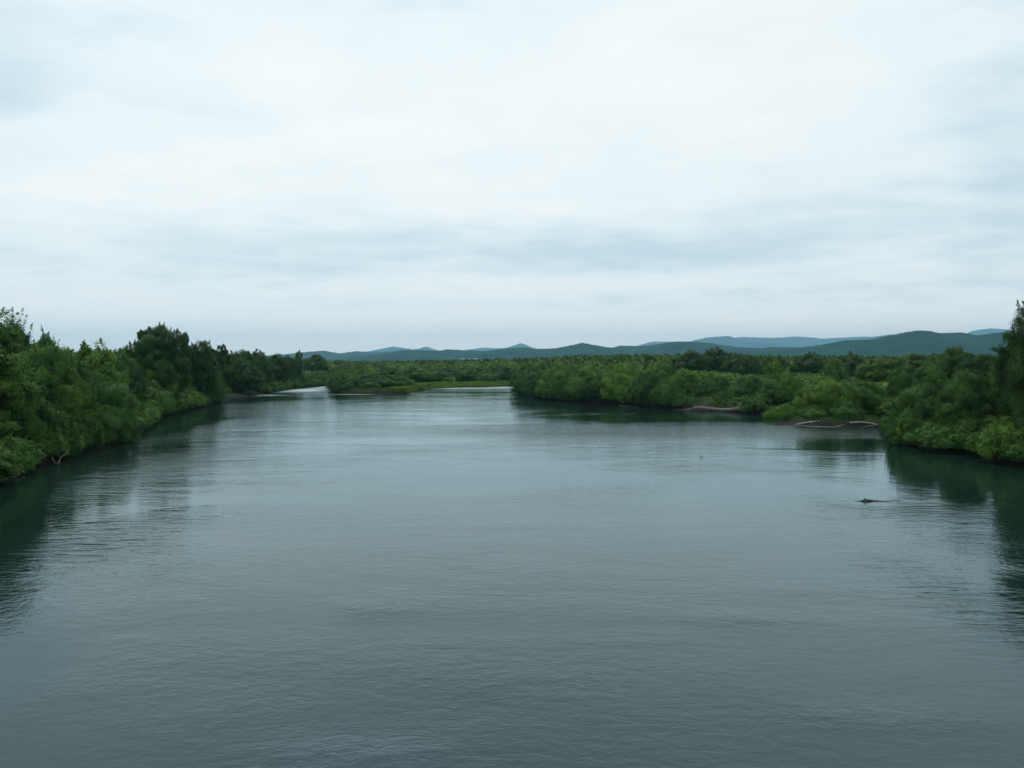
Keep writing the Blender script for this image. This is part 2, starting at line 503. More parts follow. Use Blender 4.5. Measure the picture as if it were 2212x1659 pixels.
tag(ob('river_water', mesh_np('river_water', np.stack([wx, wy, wx * 0], -1).reshape(-1, 3), quads=qw), WATER),
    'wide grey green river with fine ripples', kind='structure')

# ------------------------------------------------------------------ hills
def ridge(name, D, depth, prof, label, seed, rough=1.0, foot=0.0):
    """a wooded range at distance D; prof gives the crest seen in the photo (3000-wide picture pixels)"""
    px = np.array([a for a, b in prof], float) * 0.34133
    py = np.array([b for a, b in prof], float) * 0.34133
    n = 700
    xs = np.linspace(px[0], px[-1], n)
    ys = np.interp(xs, px, py)
    k = np.hanning(9); k /= k.sum()
    yp = np.pad(ys, 4, mode='edge'); ys = np.convolve(yp, k, 'valid')
    crest = CAMH + (HOR - ys) / F * D
    rows = 34
    V = np.zeros((rows, n, 3))
    t = (xs - 512) / F
    for j in range(rows):
        s = j / (rows - 1) * 2 - 1          # -1 front foot, 0 crest, 1 back foot
        d = D + s * depth
        Xw, Yw = t * d, np.full(n, d)
        fall = math.cos(s * math.pi / 2) ** 1.15
        spur = 1 - rough * (1 - math.exp(-(s / 0.5) ** 2)) * (0.55 * np.abs(2 * vnoise(Xw / (D * .035) + s * 1.3, Yw * 0 + s * 2.1, seed) - 1))
        z = foot + (crest - foot) * fall * np.clip(spur, 0.1, 1)
        z += (vnoise(Xw / (D * .0022), Yw / (D * .0022), seed + 3) - 0.5) * D * 0.0011 * fall
        V[j, :, 0], V[j, :, 1], V[j, :, 2] = Xw, Yw, z - 1.0
    ii = np.arange(rows * n).reshape(rows, n)
    qq = np.stack([ii[:-1, :-1], ii[:-1, 1:], ii[1:, 1:], ii[1:, :-1]], -1).reshape(-1, 4)
    tag(ob(name, mesh_np(name, V.reshape(-1, 3), quads=qq, smooth=True), HILL), label, kind='structure')


ridge('hills', 3300, 700, [(1900, 1052), (2100, 1044), (2250, 1030), (2338, 1019), (2401, 1011), (2472, 997), (2545, 995), (2610, 981), (2660, 971.5), (2700, 967),
      (2730, 971), (2754, 975.4), (2816, 973.6), (2863, 982.6), (2924, 973.6), (2960, 975), (3050, 985), (3200, 970), (3500, 990), (3800, 1020)],
      'dark green wooded hill with a broad summit', 11)
ridge('hills', 4300, 800, [(980, 1056), (1060, 1044), (1160, 1030), (1200, 1025), (1289, 1027.5), (1311, 1023), (1342, 1025.6), (1421, 1028), (1469, 1022), (1542, 1016.5), (1567, 1022.5),
      (1624, 1021), (1659, 1014.5), (1706, 1004), (1738, 1010), (1788, 1019), (1820, 1012), (1863, 1014), (1911, 1012), (1952, 1004), (1990, 1000.6),
      (2069, 1003), (2116, 1011), (2164, 1017), (2227, 1020), (2259, 1016.5), (2338, 1017.7), (2450, 1030), (2600, 1045)],
      'long dark wooded ridge behind the floodplain trees', 23)
ridge('hills', 6400, 900, [(300, 1052), (600, 1046), (777, 1042), (821, 1039), (869, 1033.5), (948, 1027), (995, 1035.5), (1043, 1029), (1094, 1032), (1144, 1030), (1185, 1024), (1250, 1030), (1400, 1040), (1600, 1048)],
      'blue grey ridge above the left channel', 31)
ridge('hills', 13000, 900, [(1000, 1045), (1060, 1034), (1116, 1022), (1154, 1014.5), (1185, 1020), (1214, 1024), (1249, 1015.5), (1285, 1027), (1340, 1030), (1377, 1023),
      (1421, 1018.7), (1469, 1021), (1491, 1017), (1526, 1005), (1561, 1018.7), (1600, 1030), (1700, 1040)],
      'pale blue far mountains with small peaks', 37, 0.5)
ridge('hills', 12500, 900, [(1780, 1030), (1873, 1011), (1911, 1001), (1958, 1001), (2021, 1000), (2069, 989), (2135, 984), (2173, 998), (2240, 1004), (2330, 1012), (2390, 1010), (2440, 1003), (2480, 997), (2560, 986),
      (2610, 980), (2700, 985), (2800, 990), (2850, 968), (2900, 962), (2960, 966), (3100, 962), (3400, 990)], 'misty pale mountains half lost in low cloud', 41, 0.5)
ridge('hills', 14600, 500, [(1900, 1020), (2080, 996), (2180, 987), (2260, 990), (2330, 986), (2420, 992), (2520, 986), (2600, 990), (2800, 1000)], 'faintest mountain slope under the cloud base', 43, 0.4)

# ------------------------------------------------------------------ foliage builders
def unit(v):
    return v / (np.linalg.norm(v, axis=1, keepdims=True) + 1e-9)


def leaf_cards(C, N, L, W, rng, tint, droop=0.0):
    n = len(C)
    r = rng.normal(size=(n, 3)); r[:, 2] -= droop
    a = unit(r - N * (r * N).sum(1, keepdims=True))
    b = np.cross(N, a)
    L = L * rng.uniform(0.6, 1.3, (n, 1)); W = W * rng.uniform(0.7, 1.3, (n, 1))
    k = N * W * 0.18
    V = np.stack([C - a * L / 2, C + b * W / 2 + k, C + a * L / 2, C - b * W / 2 + k], 1).reshape(-1, 3)
    Q = np.arange(4 * n).reshape(n, 4)
    return V, Q, np.repeat(tint, 4)


def crown(seed, R, H, z0, n, L, W, nl=16, prof=(0.85, 1.0, 0.9, 0.4), lobe=0.40, shoots=60, shoot_len=0.9, up=0.25, sub=0.40, gap=0.0, droop=0.8, zstretch=1.15):
    """tint-carrying leaf cards for a crown of radius R from z0 to H: primary lobes, each cut into small clumps"""
    rng = np.random.default_rng(seed)
    pz = np.array([0, .33, .66, 1.0])
    lob = []
    for i in range(nl):
        t = (i + 0.5) / nl
        t = 1 - (1 - t) ** 0.85
        pr = np.interp(t, pz, prof)
        lr = R * lobe * rng.uniform(0.75, 1.2)
        rad = max(0, R * pr - lr * 0.75)
        a = i * 2.39996 + rng.uniform(-.5, .5)
        z = z0 + lr * 0.6 + (H - z0 - lr * 1.7) * t + rng.uniform(-.3, .3)
        lob.append((rad * math.cos(a), rad * math.sin(a), z, lr))
    lob.append((0, 0, H - R * lobe * 1.3, R * lobe * 1.2)); lob.append((0, 0, z0 + (H - z0) * 0.45, R * 0.55))
    lob = np.array(lob)
    wts = lob[:, 3] ** 2
    nsub = 26
    sc_, sr_, sd_, sl_ = [], [], [], []
    for (x, y, z, r) in lob:
        d = unit(rng.normal(size=(nsub, 3)) + np.array([0, 0, 0.25]))
        c = np.array([x, y, z]) + d * np.array([1, 1, zstretch]) * r * rng.uniform(0.62, 1.0, (nsub, 1))
        keep = rng.uniform(size=nsub) > gap
        sc_.append(c[keep]); sr_.append(r * sub * rng.uniform(0.7, 1.35, keep.sum())); sd_.append(d[keep]); sl_.append(rng.uniform(-.18, .18, keep.sum()) + rng.uniform(-.1, .1))
    sc_, sr_, sd_, sl_ = np.concatenate(sc_), np.concatenate(sr_), np.concatenate(sd_), np.concatenate(sl_)
    # drop clumps deep inside other lobes
    dd = np.linalg.norm((sc_[:, None, :] - lob[None, :, :3]) / np.array([1, 1, zstretch]), axis=2) / lob[None, :, 3]
    ok = (dd.min(1) > 0.5) & (sc_[:, 2] > z0 * 0.5)
    sc_, sr_, sd_, sl_ = sc_[ok], sr_[ok], sd_[ok], sl_[ok]
    pr = sr_ ** 2; pr /= pr.sum()
    ns = int(n * 0.13) if shoots else 0
    k = rng.choice(len(sc_), n - ns, p=pr)
    d2 = unit(rng.normal(size=(len(k), 3)) + sd_[k] * 0.9)
    rr = sr_[k][:, None] * (rng.uniform(0.25, 1, (len(k), 1)) ** 0.5) * (1 + 0.15 * rng.normal(size=(len(k), 1)))
    C = sc_[k] + d2 * rr
    out_ = unit((C - np.array([0, 0, z0 + (H - z0) * 0.38])) / np.array([R, R, H * 0.5]))
    Nn = unit(d2 * 0.6 + sd_[k] * 0.8 + out_ * 0.5 + rng.normal(size=C.shape) * 0.3)
    T = 0.42 + sl_[k] * 1.3 + rng.normal(size=len(k)) * 0.045 + 0.06 * (C[:, 2] / H - 0.5)  # paler crown tops: new growth, with some top light put into the tint
    if ns:
        top = np.where((sc_[:, 2] > z0 + (H - z0) * 0.3))[0]
        s_ = rng.choice(top, shoots)
        dirs = unit(sd_[s_] * 0.8 + np.array([0, 0, up * 3]) + rng.normal(size=(shoots, 3)) * 0.3)
        base = sc_[s_] + sd_[s_] * sr_[s_][:, None] * 0.6
        kk = rng.integers(0, shoots, ns)
        t = rng.uniform(0, 1, ns)[:, None]
        sl = shoot_len * rng.uniform(0.5, 1.3, shoots)[kk][:, None]
        C2 = base[kk] + dirs[kk] * t * sl + rng.normal(size=(ns, 3)) * (0.16 * (1.15 - t) * shoot_len * 0.8) + np.array([0, 0, -0.12]) * t * t * droop
        N2 = unit(rng.normal(size=(ns, 3)) + np.array([0, 0, 0.5]))
        C = np.concatenate([C, C2]); Nn = np.concatenate([Nn, N2]); T = np.concatenate([T, 0.5 + rng.normal(size=ns) * 0.06])
    C[:, 2] = np.maximum(C[:, 2], 0.12 + rng.uniform(0, .25, len(C)))
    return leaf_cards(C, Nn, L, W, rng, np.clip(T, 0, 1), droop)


def tube(pts, rad, seg=6):
    pts = np.array(pts, float); n = len(pts)
    tan = np.gradient(pts, axis=0); tan = unit(tan)
    ref = np.array([0.3, 0.2, 1.0]) if abs(tan[0, 2]) < 0.8 else np.array([1.0, 0.2, 0.1])
    u = unit(np.cross(tan, ref)); v = np.cross(tan, u)
    ang = np.linspace(0, 2 * math.pi, seg, endpoint=False)
    V = (pts[:, None, :] + (u[:, None, :] * np.cos(ang)[None, :, None] + v[:, None, :] * np.sin(ang)[None, :, None]) * np.array(rad)[:, None, None]).reshape(-1, 3)
    Q = []
    for i in range(n - 1):
        for j in range(seg):
            Q.append((i * seg + j, i * seg + (j + 1) % seg, (i + 1) * seg + (j + 1) % seg, (i + 1) * seg + j))
    # close the ends with centre fans (as quads with a repeated ring step)
    V = np.vstack([V, pts[0], pts[-1]])
    T = []
    for j in range(seg):
        T.append((len(V) - 2, (j + 1) % seg, j)); T.append((len(V) - 1, (n - 1) * seg + j, (n - 1) * seg + (j + 1) % seg))
    return V, Q, T


class MB:
    def __init__(s): s.V, s.Q, s.T, s.n = [], [], [], 0

    def add(s, r):
        V, Q, T = r
        s.V.append(np.asarray(V)); s.Q += [tuple(i + s.n for i in f) for f in Q]; s.T += [tuple(i + s.n for i in f) for f in T]; s.n += len(V)
        return s

    def mesh(s, name): return mesh_np(name, np.vstack(s.V), quads=s.Q, tris=s.T, smooth=True)


def trunk_mesh(seed, R, H, z0, r0, limbs=6, stems=1, name='trunk', lean=0.3):
    rng = np.random.default_rng(seed + 500)
    b = MB()
    for st in range(stems):
        a0 = rng.uniform(0, 6.28); off = 0.0 if stems == 1 else 0.35
        n = 8
        zz = np.linspace(-0.6, H * 0.88, n)
        lx = rng.uniform(-lean, lean) if stems == 1 else math.cos(a0) * R * 0.35
        ly = rng.uniform(-lean, lean) if stems == 1 else math.sin(a0) * R * 0.35
        pts = [(off * math.cos(a0) + lx * max(z, 0) / H + rng.normal() * 0.06 * R * .3, off * math.sin(a0) + ly * max(z, 0) / H + rng.normal() * 0.06 * R * .3, z) for z in zz]
        rad = r0 * (1 - zz.clip(0) / H) ** 0.8 + 0.02; rad[0] *= 1.4
        b.add(tube(pts, rad, 7))
        for i in range(limbs):
            t = rng.uniform(0.22, 0.8); i0 = t * (n - 1); j = int(i0); f = i0 - j
            p0 = np.array(pts[j]) * (1 - f) + np.array(pts[j + 1]) * f
            a = i * 2.4 + rng.uniform(-.4, .4)
            ln = R * rng.uniform(0.55, 0.85)
            P_ = [p0 + np.array([math.cos(a) * ln * s, math.sin(a) * ln * s, ln * (0.75 * s + 0.15 * math.sin(s * 3))]) for s in np.linspace(0, 1, 5)]
            P_ = [q for q in P_ if q[2] < H * 0.95]
            if len(P_) > 2:
                b.add(tube(P_, np.linspace(r0 * 0.42 * (1 - t * 0.5), 0.025, len(P_)), 5))
    return b.mesh(name)


# kinds: (R, H, z0, crown settings, trunk settings)
KIND = {
    'willow':  dict(R=3.6, H=9.0, z0=0.3, c=dict(nl=13, lobe=0.50, prof=(0.9, 1.0, 0.86, 0.42), shoots=90, shoot_len=1.0), t=dict(r0=0.22, stems=3, limbs=3), mat='W'),
    'dome':    dict(R=4.6, H=7.4, z0=0.1, c=dict(nl=18, lobe=0.40, prof=(0.96, 1.0, 0.84, 0.40), shoots=90, shoot_len=0.8, zstretch=1.0), t=dict(r0=0.22, stems=4, limbs=4), mat='W'),
    'bush':    dict(R=2.4, H=3.1, z0=0.0, c=dict(nl=12, prof=(1.0, 1.0, 0.85, 0.5), shoots=60, shoot_len=0.7), t=dict(r0=0.09, stems=4, limbs=2), mat='W'),
    'feather': dict(R=3.4, H=13.0, z0=1.2, c=dict(nl=20, prof=(0.7, 1.0, 0.8, 0.35), lobe=0.36, shoots=170, shoot_len=1.7, up=0.5, gap=0.18), t=dict(r0=0.24, stems=2, limbs=6), mat='W'),
    'broad':   dict(R=4.6, H=12.0, z0=2.2, c=dict(nl=18, prof=(0.7, 1.0, 1.0, 0.75), lobe=0.40, shoots=60, shoot_len=0.8, droop=0.2), t=dict(r0=0.34, limbs=8), mat='B'),
    'tufted':  dict(R=5.0, H=15.5, z0=2.5, c=dict(nl=20, prof=(0.7, 1.0, 1.0, 0.78), lobe=0.36, shoots=260, shoot_len=0.95, up=0.6, droop=-0.2), t=dict(r0=0.4, limbs=9), mat='B'),
    'open':    dict(R=4.0, H=13.0, z0=3.0, c=dict(nl=14, prof=(0.6, 1.0, 1.0, 0.6), lobe=0.27, sub=0.42, shoots=30, shoot_len=0.7, gap=0.45, droop=0.2), t=dict(r0=0.26, limbs=12), mat='B'),
    'tall':    dict(R=6.0, H=16.5, z0=0.6, c=dict(nl=30, prof=(0.85, 1.0, 1.0, 0.5), lobe=0.33, shoots=300, shoot_len=1.1, up=0.35, gap=0.08), t=dict(r0=0.42, limbs=10), mat='B'),
    'spire':   dict(R=1.9, H=12.0, z0=1.0, c=dict(nl=20, prof=(1.0, 0.75, 0.42, 0.1), lobe=0.36, shoots=70, shoot_len=0.8, up=0.1), t=dict(r0=0.16, limbs=8), mat='B'),
}
LOD = {'hi': (90000, 0.21, 0.095), 'mid': (34000, 0.32, 0.145), 'lo': (11000, 0.52, 0.27)}
PROTO = {}


def proto(kind, lod, var):
    key = (kind, lod, var)
    if key in PROTO: return PROTO[key]
    k = KIND[kind]
    n, L, W = LOD[lod]
    vol = (k['R'] * k['H']) / (3.6 * 9.0)
    n = int(n * min(2.6, max(0.3, vol)))
    seed = hash_s(kind) * 7 + var * 101 + {'hi': 1, 'mid': 2, 'lo': 3}[lod]
    V, Q, T = crown(seed, k['R'], k['H'], k['z0'], n, L, W, **k['c'])
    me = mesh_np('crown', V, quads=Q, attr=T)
    me.materials.append(WILLOW if k['mat'] == 'W' else BROAD)
    tm = trunk_mesh(seed, k['R'], k['H'], k['z0'], **k['t'])
    tm.materials.append(BARK)
    PROTO[key] = (me, tm)
    return PROTO[key]


def hash_s(s):
    return sum((i + 1) * ord(c) for i, c in enumerate(s)) % 997


rnd = random.Random(7)
NAMES = {'dome': ('willow_tree', 'willow tree'), 'willow': ('willow_tree', 'willow tree'), 'bush': ('willow_bush', 'bush'), 'feather': ('willow_tree', 'willow tree'), 'broad': ('broadleaf_tree', 'tree'),
         'tufted': ('poplar_tree', 'tree'), 'open': ('elm_tree', 'tree'), 'tall': ('broadleaf_tree', 'tree'), 'spire': ('slender_tree', 'tree')}
PROTO_OBJ = {}
placed = []


def plant(kind, x, y, top, width, label, group=None, tint=(1, 1, 1), z=None, lod=None, var=None, rot=None, trunk=True):
    """plant one tree: foot at (x, y), crown top at height top, crown width in metres"""
    if z is None:
        z = float(max(gheight([x], [y])[0][0], 0.0)) - 0.05
    if kind == 'willow' and width / max(1.0, top - z) > 0.92: kind = 'dome'
    _z, _s = gheight([x], [y])
    if _s[0] < 0.0: print('IN WATER', round(float(_s[0]), 1), label)
    d = math.hypot(x, y)
    lod = lod or ('hi' if d < 135 else 'mid' if d < 235 else 'lo')
    var = rnd.randrange(3 if lod != 'hi' else 3) if var is None else var
    cm, tm = proto(kind, lod, var)
    k = KIND[kind]
    nm, cat = NAMES[kind]
    h = max(1.0, top - z)
    sxy, sz = width / (2 * k['R'] * 1.03), h / (k['H'] * 1.03)
    key = (kind, lod, var)
    if key not in PROTO_OBJ:
        root = ob(nm, None)
        c = ob('crown', cm, None, root)
        t = ob('trunk', tm, None, root)
        PROTO_OBJ[key] = (root, c, t)
    else:
        r0, c0, t0 = PROTO_OBJ[key]
        root = r0.copy(); COL.objects.link(root)
        c = c0.copy(); COL.objects.link(c); c.parent = root
        t = t0.copy(); COL.objects.link(t); t.parent = root
    for kk in ('label', 'category', 'group'):
        if kk in root: del root[kk]
    root.location = (x, y, z)
    root.rotation_euler = (0, 0, rnd.uniform(0, 6.283) if rot is None else rot)
    root.scale = (sxy, sxy, sz)
    c.color = (*tint, 1)
    tag(root, label, cat, group)
    placed.append((x, y, width / 2))
    return root


HEROES = []


def clear_view(x, y, ztop, wd):
    """lower a filler so that it leaves the upper half of a placed tree behind it free"""
    px = (x / y * F + 512) / 0.46293
    w2 = wd * F / y / 0.46293 / 2
    for (hx, hd, hw, ht, hb) in HEROES:
        if y < hd - 0.8 and abs(px - hx) < hw * 0.40 + w2 * 0.7:
            lim = ht + (hb - ht) * 0.55
            zl = CAMH + (HOR - lim * 0.46293) / F * y
            ztop = min(ztop, zl)
    return ztop


def tree(kind, px, base, top, wpx, label, tint=(1, 1, 1), D=None, **kw):
    """place by distance: base row -> distance, top row -> height, width in picture pixels -> metres"""
    if D is None: x, d = P(px, base)
    else: x, d = at(px, D)
    HEROES.append((px, d, wpx, top, (HOR + CAMH * F / d) / 0.46293))
    return plant(kind, x, d, topz(top, d), wpx * 0.46293 / F * d, label, tint=tint, **kw)


Y_, G_, D_, S_ = (1.22, 1.14, 0.85), (1, 1, 1), (0.68, 0.76, 0.74), (0.98, 1.0, 1.35)   # yellowish, plain, dark, silvery
# --- left bank, near to far
tree('feather', -70, 1012, 655, 250, 'tall feathery willow cut by the left edge of the picture, highest of its neighbours', G_)
tree('feather', 28, 985, 697, 120, 'wispy topped willow beside the tall one at the left edge, sky showing through its tips', S_)
tree('willow', 112, 950, 742, 120, 'rounded willow right of the wispy topped pair on the left bank', G_)
tree('willow', 25, 1002, 795, 150, 'dark drooping willow low at the left edge above the rusty undergrowth', D_)
tree('feather', 103, 925, 722, 60, 'thin pale sapling crown rising behind the left bank willows', S_)
tree('spire', 184, 900, 738, 30, 'small pointed dark tree top on the left skyline', D_)
tree('willow', 205, 925, 748, 120, 'broad green willow under the pointed dark tree top', G_)
tree('willow', 238, 958, 822, 120, 'silvery green willow leaning over the water, foremost on the left bank', S_)
tree('willow', 158, 965, 826, 90, 'mid green willow just left of the silvery one leaning over the water', Y_)
tree('willow', 150, 945, 775, 110, 'shaded willow filling the middle of the near left bank', D_)
tree('willow', 268, 905, 768, 90, 'green willow between the silvery willow and the big bright one', G_)
tree('willow', 335, 893, 733, 116, 'big bright yellow green willow below the poplar like tree', Y_, var=1)
tree('bush', 318, 903, 850, 72, 'grey green bush hanging over the water under the big bright willow', S_)
tree('bush', 282, 928, 860, 60, 'small dark bush at the waterline right of the silvery willow', D_)
tree('willow', 432, 872, 760, 96, 'rounded dark willow at the end of the near left bank, beside the gravel spit', D_)
tree('bush', 398, 880, 838, 64, 'low bush at the foot of the rounded dark willow', G_)
tree('bush', 452, 868, 842, 48, 'smallest bush at the waterline before the gravel spit', G_)
tree('willow', 385, 880, 800, 60, 'narrow willow squeezed between the bright willow and the rounded dark one', G_)
tree('tufted', 347, 0, 704, 122, 'tall dark tree with upright tufts standing over the left bank willows', (.8, .9, .75), D=158, lod='hi')
tree('open', 402, 0, 716, 30, 'ragged leaning top beside the tufted dark tree', D_, D=186, lod='hi')
tree('broad', 437, 0, 735, 60, 'dark round headed tree right of the tufted tall one', D_, D=190, lod='mid')
tree('open', 483, 0, 743, 36, 'sparse tree with sky showing through its leaf clusters', D_, D=245, lod='mid')
tree('bush', 5, 1022, 962, 60, 'low rusty brown undergrowth at the left edge of the picture', (2.4, 0.95, 0.9))
tree('bush', 78, 1000, 925, 90, 'dark green bush at the waterline behind the bare white branch', (1.1, 0.9, 0.8))
tree('bush', 120, 990, 905, 90, 'round olive bush at the waterline under the shaded willow', D_)
tree('bush', 185, 972, 900, 70, 'shadowy bush beneath the two front willows of the left bank', D_)
# --- left bank beyond the gravel spit
for i, (px, top, w_, D, lb) in enumerate([
        (519, 757, 46, 243, 'first dark broad tree beyond the gravel spit, its top on the skyline'),
        (559, 760, 42, 258, 'second dark broad tree beyond the gravel spit, with a rounded shoulder'),
        (596, 765, 42, 276, 'third dark broad tree along the left channel'),
        (622, 772, 36, 300, 'fourth broad tree along the left channel, lower than its neighbours'),
        (646, 757, 17, 380, 'lone small crowned tree standing above the others against the blue ridge'),
        (684, 766, 34, 360, 'dark rounded tree right of the lone small crowned one'),
        (540, 790, 40, 240, 'dark mid height tree below the skyline near the gravel spit')]):
    tree('broad' if px != 646 else 'open', px, 0, top, w_ * (1.6 if px != 646 else 1.1), lb, D_ if i < 3 else (0.85, 0.9, 0.95), D=D)
for (px, base, top, w_, kd, tn, lb) in [
        (505, 851, 812, 44, 'willow', G_, 'green willow directly behind the gravel spit'),
        (532, 848, 814, 56, 'bush', G_, 'round dark green bush on the gravel spit'),
        (488, 855, 838, 24, 'bush', Y_, 'tiny bright bush at the near end of the gravel spit'),
        (560, 846, 808, 38, 'willow', Y_, 'lighter willow at the far end of the gravel spit'),
        (600, 843, 816, 40, 'bush', S_, 'grey green dome shaped bush on the channel bank'),
        (577, 845, 800, 34, 'willow', D_, 'dark willow behind the reddish stump on the channel bank'),
        (640, 838, 800, 44, 'willow', G_, 'rounded willow midway along the left channel'),
        (663, 837, 815, 34, 'bush', Y_, 'pale green bush at the waterline midway along the left channel'),
        (690, 834, 803, 46, 'willow', S_, 'silvery rounded willow near the bend of the left channel'),
        (708, 832, 812, 26, 'bush', Y_, 'small yellow green bush next to the silvery willow at the channel bend'),
        (722, 828, 795, 36, 'willow', D_, 'shaded willow where the left channel disappears'),
        (750, 826, 793, 40, 'willow', D_, 'dark willow behind the tip of the island')]:
    tree(kd, px, base, top, w_, lb, tn)
# --- middle shore
for (px, base, top, w_, kd, tn, lb) in [
        (735, 846, 829, 30, 'bush', (1.5, 1.5, 0.9), 'bright green low bush on the very tip of the island'),
        (762, 845, 806, 52, 'willow', G_, 'rounded willow second from the island tip'),
        (795, 845.5, 812, 56, 'willow', D_, 'wide dark willow bush in the middle of the island front'),
        (798, 848, 829, 40, 'bush', D_, 'small dome shaped bush at the water on the island front'),
        (835, 845, 815, 60, 'willow', D_, 'long dark willow bush right of the island dome'),
        (868, 844, 817, 34, 'willow', D_, 'last dark willow bush before the grassy shore'),
        (772, 838, 792, 66, 'willow', Y_, 'light green willow rising behind the island front'),
        (830, 836, 794, 74, 'willow', Y_, 'broad light green willow at the centre of the island'),
        (905, 832, 793, 62, 'willow', G_, 'rounded willow behind the left end of the grassy shore'),
        (950, 831, 797, 52, 'willow', S_, 'greyish willow behind the grassy shore'),
        (985, 829, 795, 50, 'willow', D_, 'dark gapped willow behind the white post'),
        (1028, 830, 790, 60, 'willow', G_, 'wide willow right of the white post'),
        (1052, 832, 809, 40, 'bush', S_, 'rounded grey green bush at the right end of the grassy shore'),
        (970, 832, 816, 26, 'bush', Y_, 'small olive bush just left of the white post'),
        (1085, 829, 792, 50, 'willow', D_, 'shadowed willow closing the right channel'),
        (1108, 828, 800, 30, 'willow', D_, 'darkest willow in the gap beside the right bank thicket')]:
    tree(kd, px, base, top - (4 if px < 890 else 1), w_ * 1.25, lb, tn)
# --- right bank front row, far to near
for (px, base, top, w_, kd, tn, lb) in [
        (1140, 843, 788, 60, 'willow', G_, 'first willow of the right bank thicket at its far point'),
        (1165, 853, 800, 56, 'willow', S_, 'silvery willow close to the far point of the right bank'),
        (1200, 859, 797, 66, 'willow', G_, 'green willow with long drooping sides near the far point'),
        (1232, 863, 815, 46, 'willow', D_, 'dark low willow in the far third of the right thicket'),
        (1262, 864, 798, 66, 'willow', G_, 'full round willow in the far third of the right thicket'),
        (1300, 866, 812, 56, 'willow', D_, 'shaded willow left of the pale green pair'),
        (1340, 868, 797, 70, 'willow', Y_, 'pale green willow in the middle of the right thicket'),
        (1372, 869, 829, 50, 'bush', G_, 'bush leaning out under the pale green willow'),
        (1400, 871, 806, 66, 'willow', D_, 'large dark willow in the middle of the right thicket'),
        (1440, 874, 824, 56, 'willow', G_, 'middle sized willow standing forward of the large dark one'),
        (1478, 876, 800, 72, 'willow', Y_, 'tall light topped willow behind the left end of the fallen log'),
        (1512, 878, 833, 50, 'bush', S_, 'silvery bush above the root end of the fallen log'),
        (1545, 879, 812, 70, 'willow', D_, 'dark gapped willow behind the fallen log'),
        (1562, 884, 850, 44, 'bush', G_, 'low bush directly behind the fallen log'),
        (1592, 884, 836, 50, 'bush', S_, 'blue green bush at the right end of the fallen log'),
        (1620, 880, 815, 60, 'willow', D_, 'shadowy willow between the fallen log and the grass mound'),
        (1640, 888, 855, 40, 'bush', G_, 'small bush left of the bright grass mound'),
        (1672, 886, 826, 56, 'willow', G_, 'leafy willow straight behind the bright grass mound'),
        (1700, 884, 806, 60, 'willow', Y_, 'light green willow behind and right of the grass mound')]:
    if px < 1475: base = np.interp(px, [1117, 1142, 1172, 1235, 1328, 1490], [840, 852, 861, 868, 872, 885]) - (1.0 if kd == 'willow' else 0.3)
    tree(kd, px, base, top - 4, w_ * 1.25, lb, tn)
tree('willow', 1785, 911, 815, 120, 'broad rounded willow left half of the big pair above the mud bar', Y_, lod='hi', var=0)
tree('willow', 1862, 911, 818, 120, 'broad rounded willow right half of the big pair above the mud bar', G_, lod='hi', var=2)
tree('bush', 1760, 910, 868, 70, 'low shaded foliage hanging over the left part of the mud bar', D_, lod='hi')
tree('bush', 1890, 912, 870, 70, 'low branches overhanging the right end of the mud bar', D_, lod='hi')
tree('willow', 1992, 955, 829, 122, 'dark bulky willow leaning over the water right of the mud bar', (0.85, .9, .9))
tree('bush', 1965, 962, 890, 84, 'drooping lower foliage at the left foot of the bulky willow', D_)
tree('bush', 2020, 968, 915, 70, 'blue green bush touching the water under the bulky willow', S_)
tree('willow', 2088, 968, 800, 116, 'tall green willow between the bulky willow and the tall dark tree', G_)
tree('bush', 2095, 975, 905, 80, 'shaded bush at the foot of the tall green willow', D_)
tree('bush', 2170, 1000, 920, 110, 'near bush overhanging the water at the right edge of the picture', (1.0, 1.0, 0.9))
tree('tall', 2284, 0, 616, 212, 'very tall dark tree at the right edge of the picture rising above the hills', (0.62, 0.66, 0.8), D=84)
tree('willow', 2185, 965, 790, 80, 'dark willow under the left side of the very tall tree', D_)
tree('willow', 2140, 950, 815, 70, 'willow in shadow just left of the very tall tree', D_)
tree('bush', 2260, 1005, 900, 120, 'dark bush below the very tall tree', D_)
# --- right bank, taller trees behind
for (px, top, w_, D, kd, tn, lb) in [
        (1497, 757, 84, 300, 'broad', D_, 'left dome of three dark round trees on the skyline'),
        (1543, 755, 92, 310, 'broad', D_, 'middle and highest dome of three dark round trees on the skyline'),
        (1592, 763, 80, 295, 'broad', D_, 'right dome of three dark round trees on the skyline'),
        (1618, 768, 56, 280, 'broad', (.9, .95, .9), 'small round tree right of the three dark domes'),
        (1664, 770, 56, 290, 'broad', G_, 'low round tree before the foot of the right hill'),
        (1675, 777, 54, 235, 'willow', Y_, 'yellow green willow standing clear above the right thicket'),
        (1754, 765, 84, 290, 'broad', D_, 'dark wide tree on the skyline left of the two grey crowns'),
        (1800, 776, 70, 220, 'willow', G_, 'large green willow behind the big pair above the mud bar'),
        (1836, 765, 76, 240, 'broad', S_, 'grey green open crowned tree on the right skyline'),
        (1900, 772, 96, 200, 'broad', Y_, 'light green spreading tree behind the bulky willow'),
        (1970, 763, 104, 190, 'broad', G_, 'green spreading tree on the skyline below the hill summit'),
        (2060, 748, 80, 170, 'broad', (.8, .85, .8), 'highest round tree on the right skyline beside the hill'),
        (2122, 763, 96, 160, 'broad', D_, 'wide dark tree just left of the very tall one'),
        (2010, 788, 80, 150, 'willow', G_, 'mid green willow behind the bulky willow'),
        (1945, 795, 70, 140, 'willow', D_, 'shaded willow in the gap right of the big pair'),
        (2160, 785, 70, 125, 'willow', D_, 'dark willow beside the trunk side of the very tall tree')]:
    tree(kd, px, 0, top, w_, lb, tn, D=D)
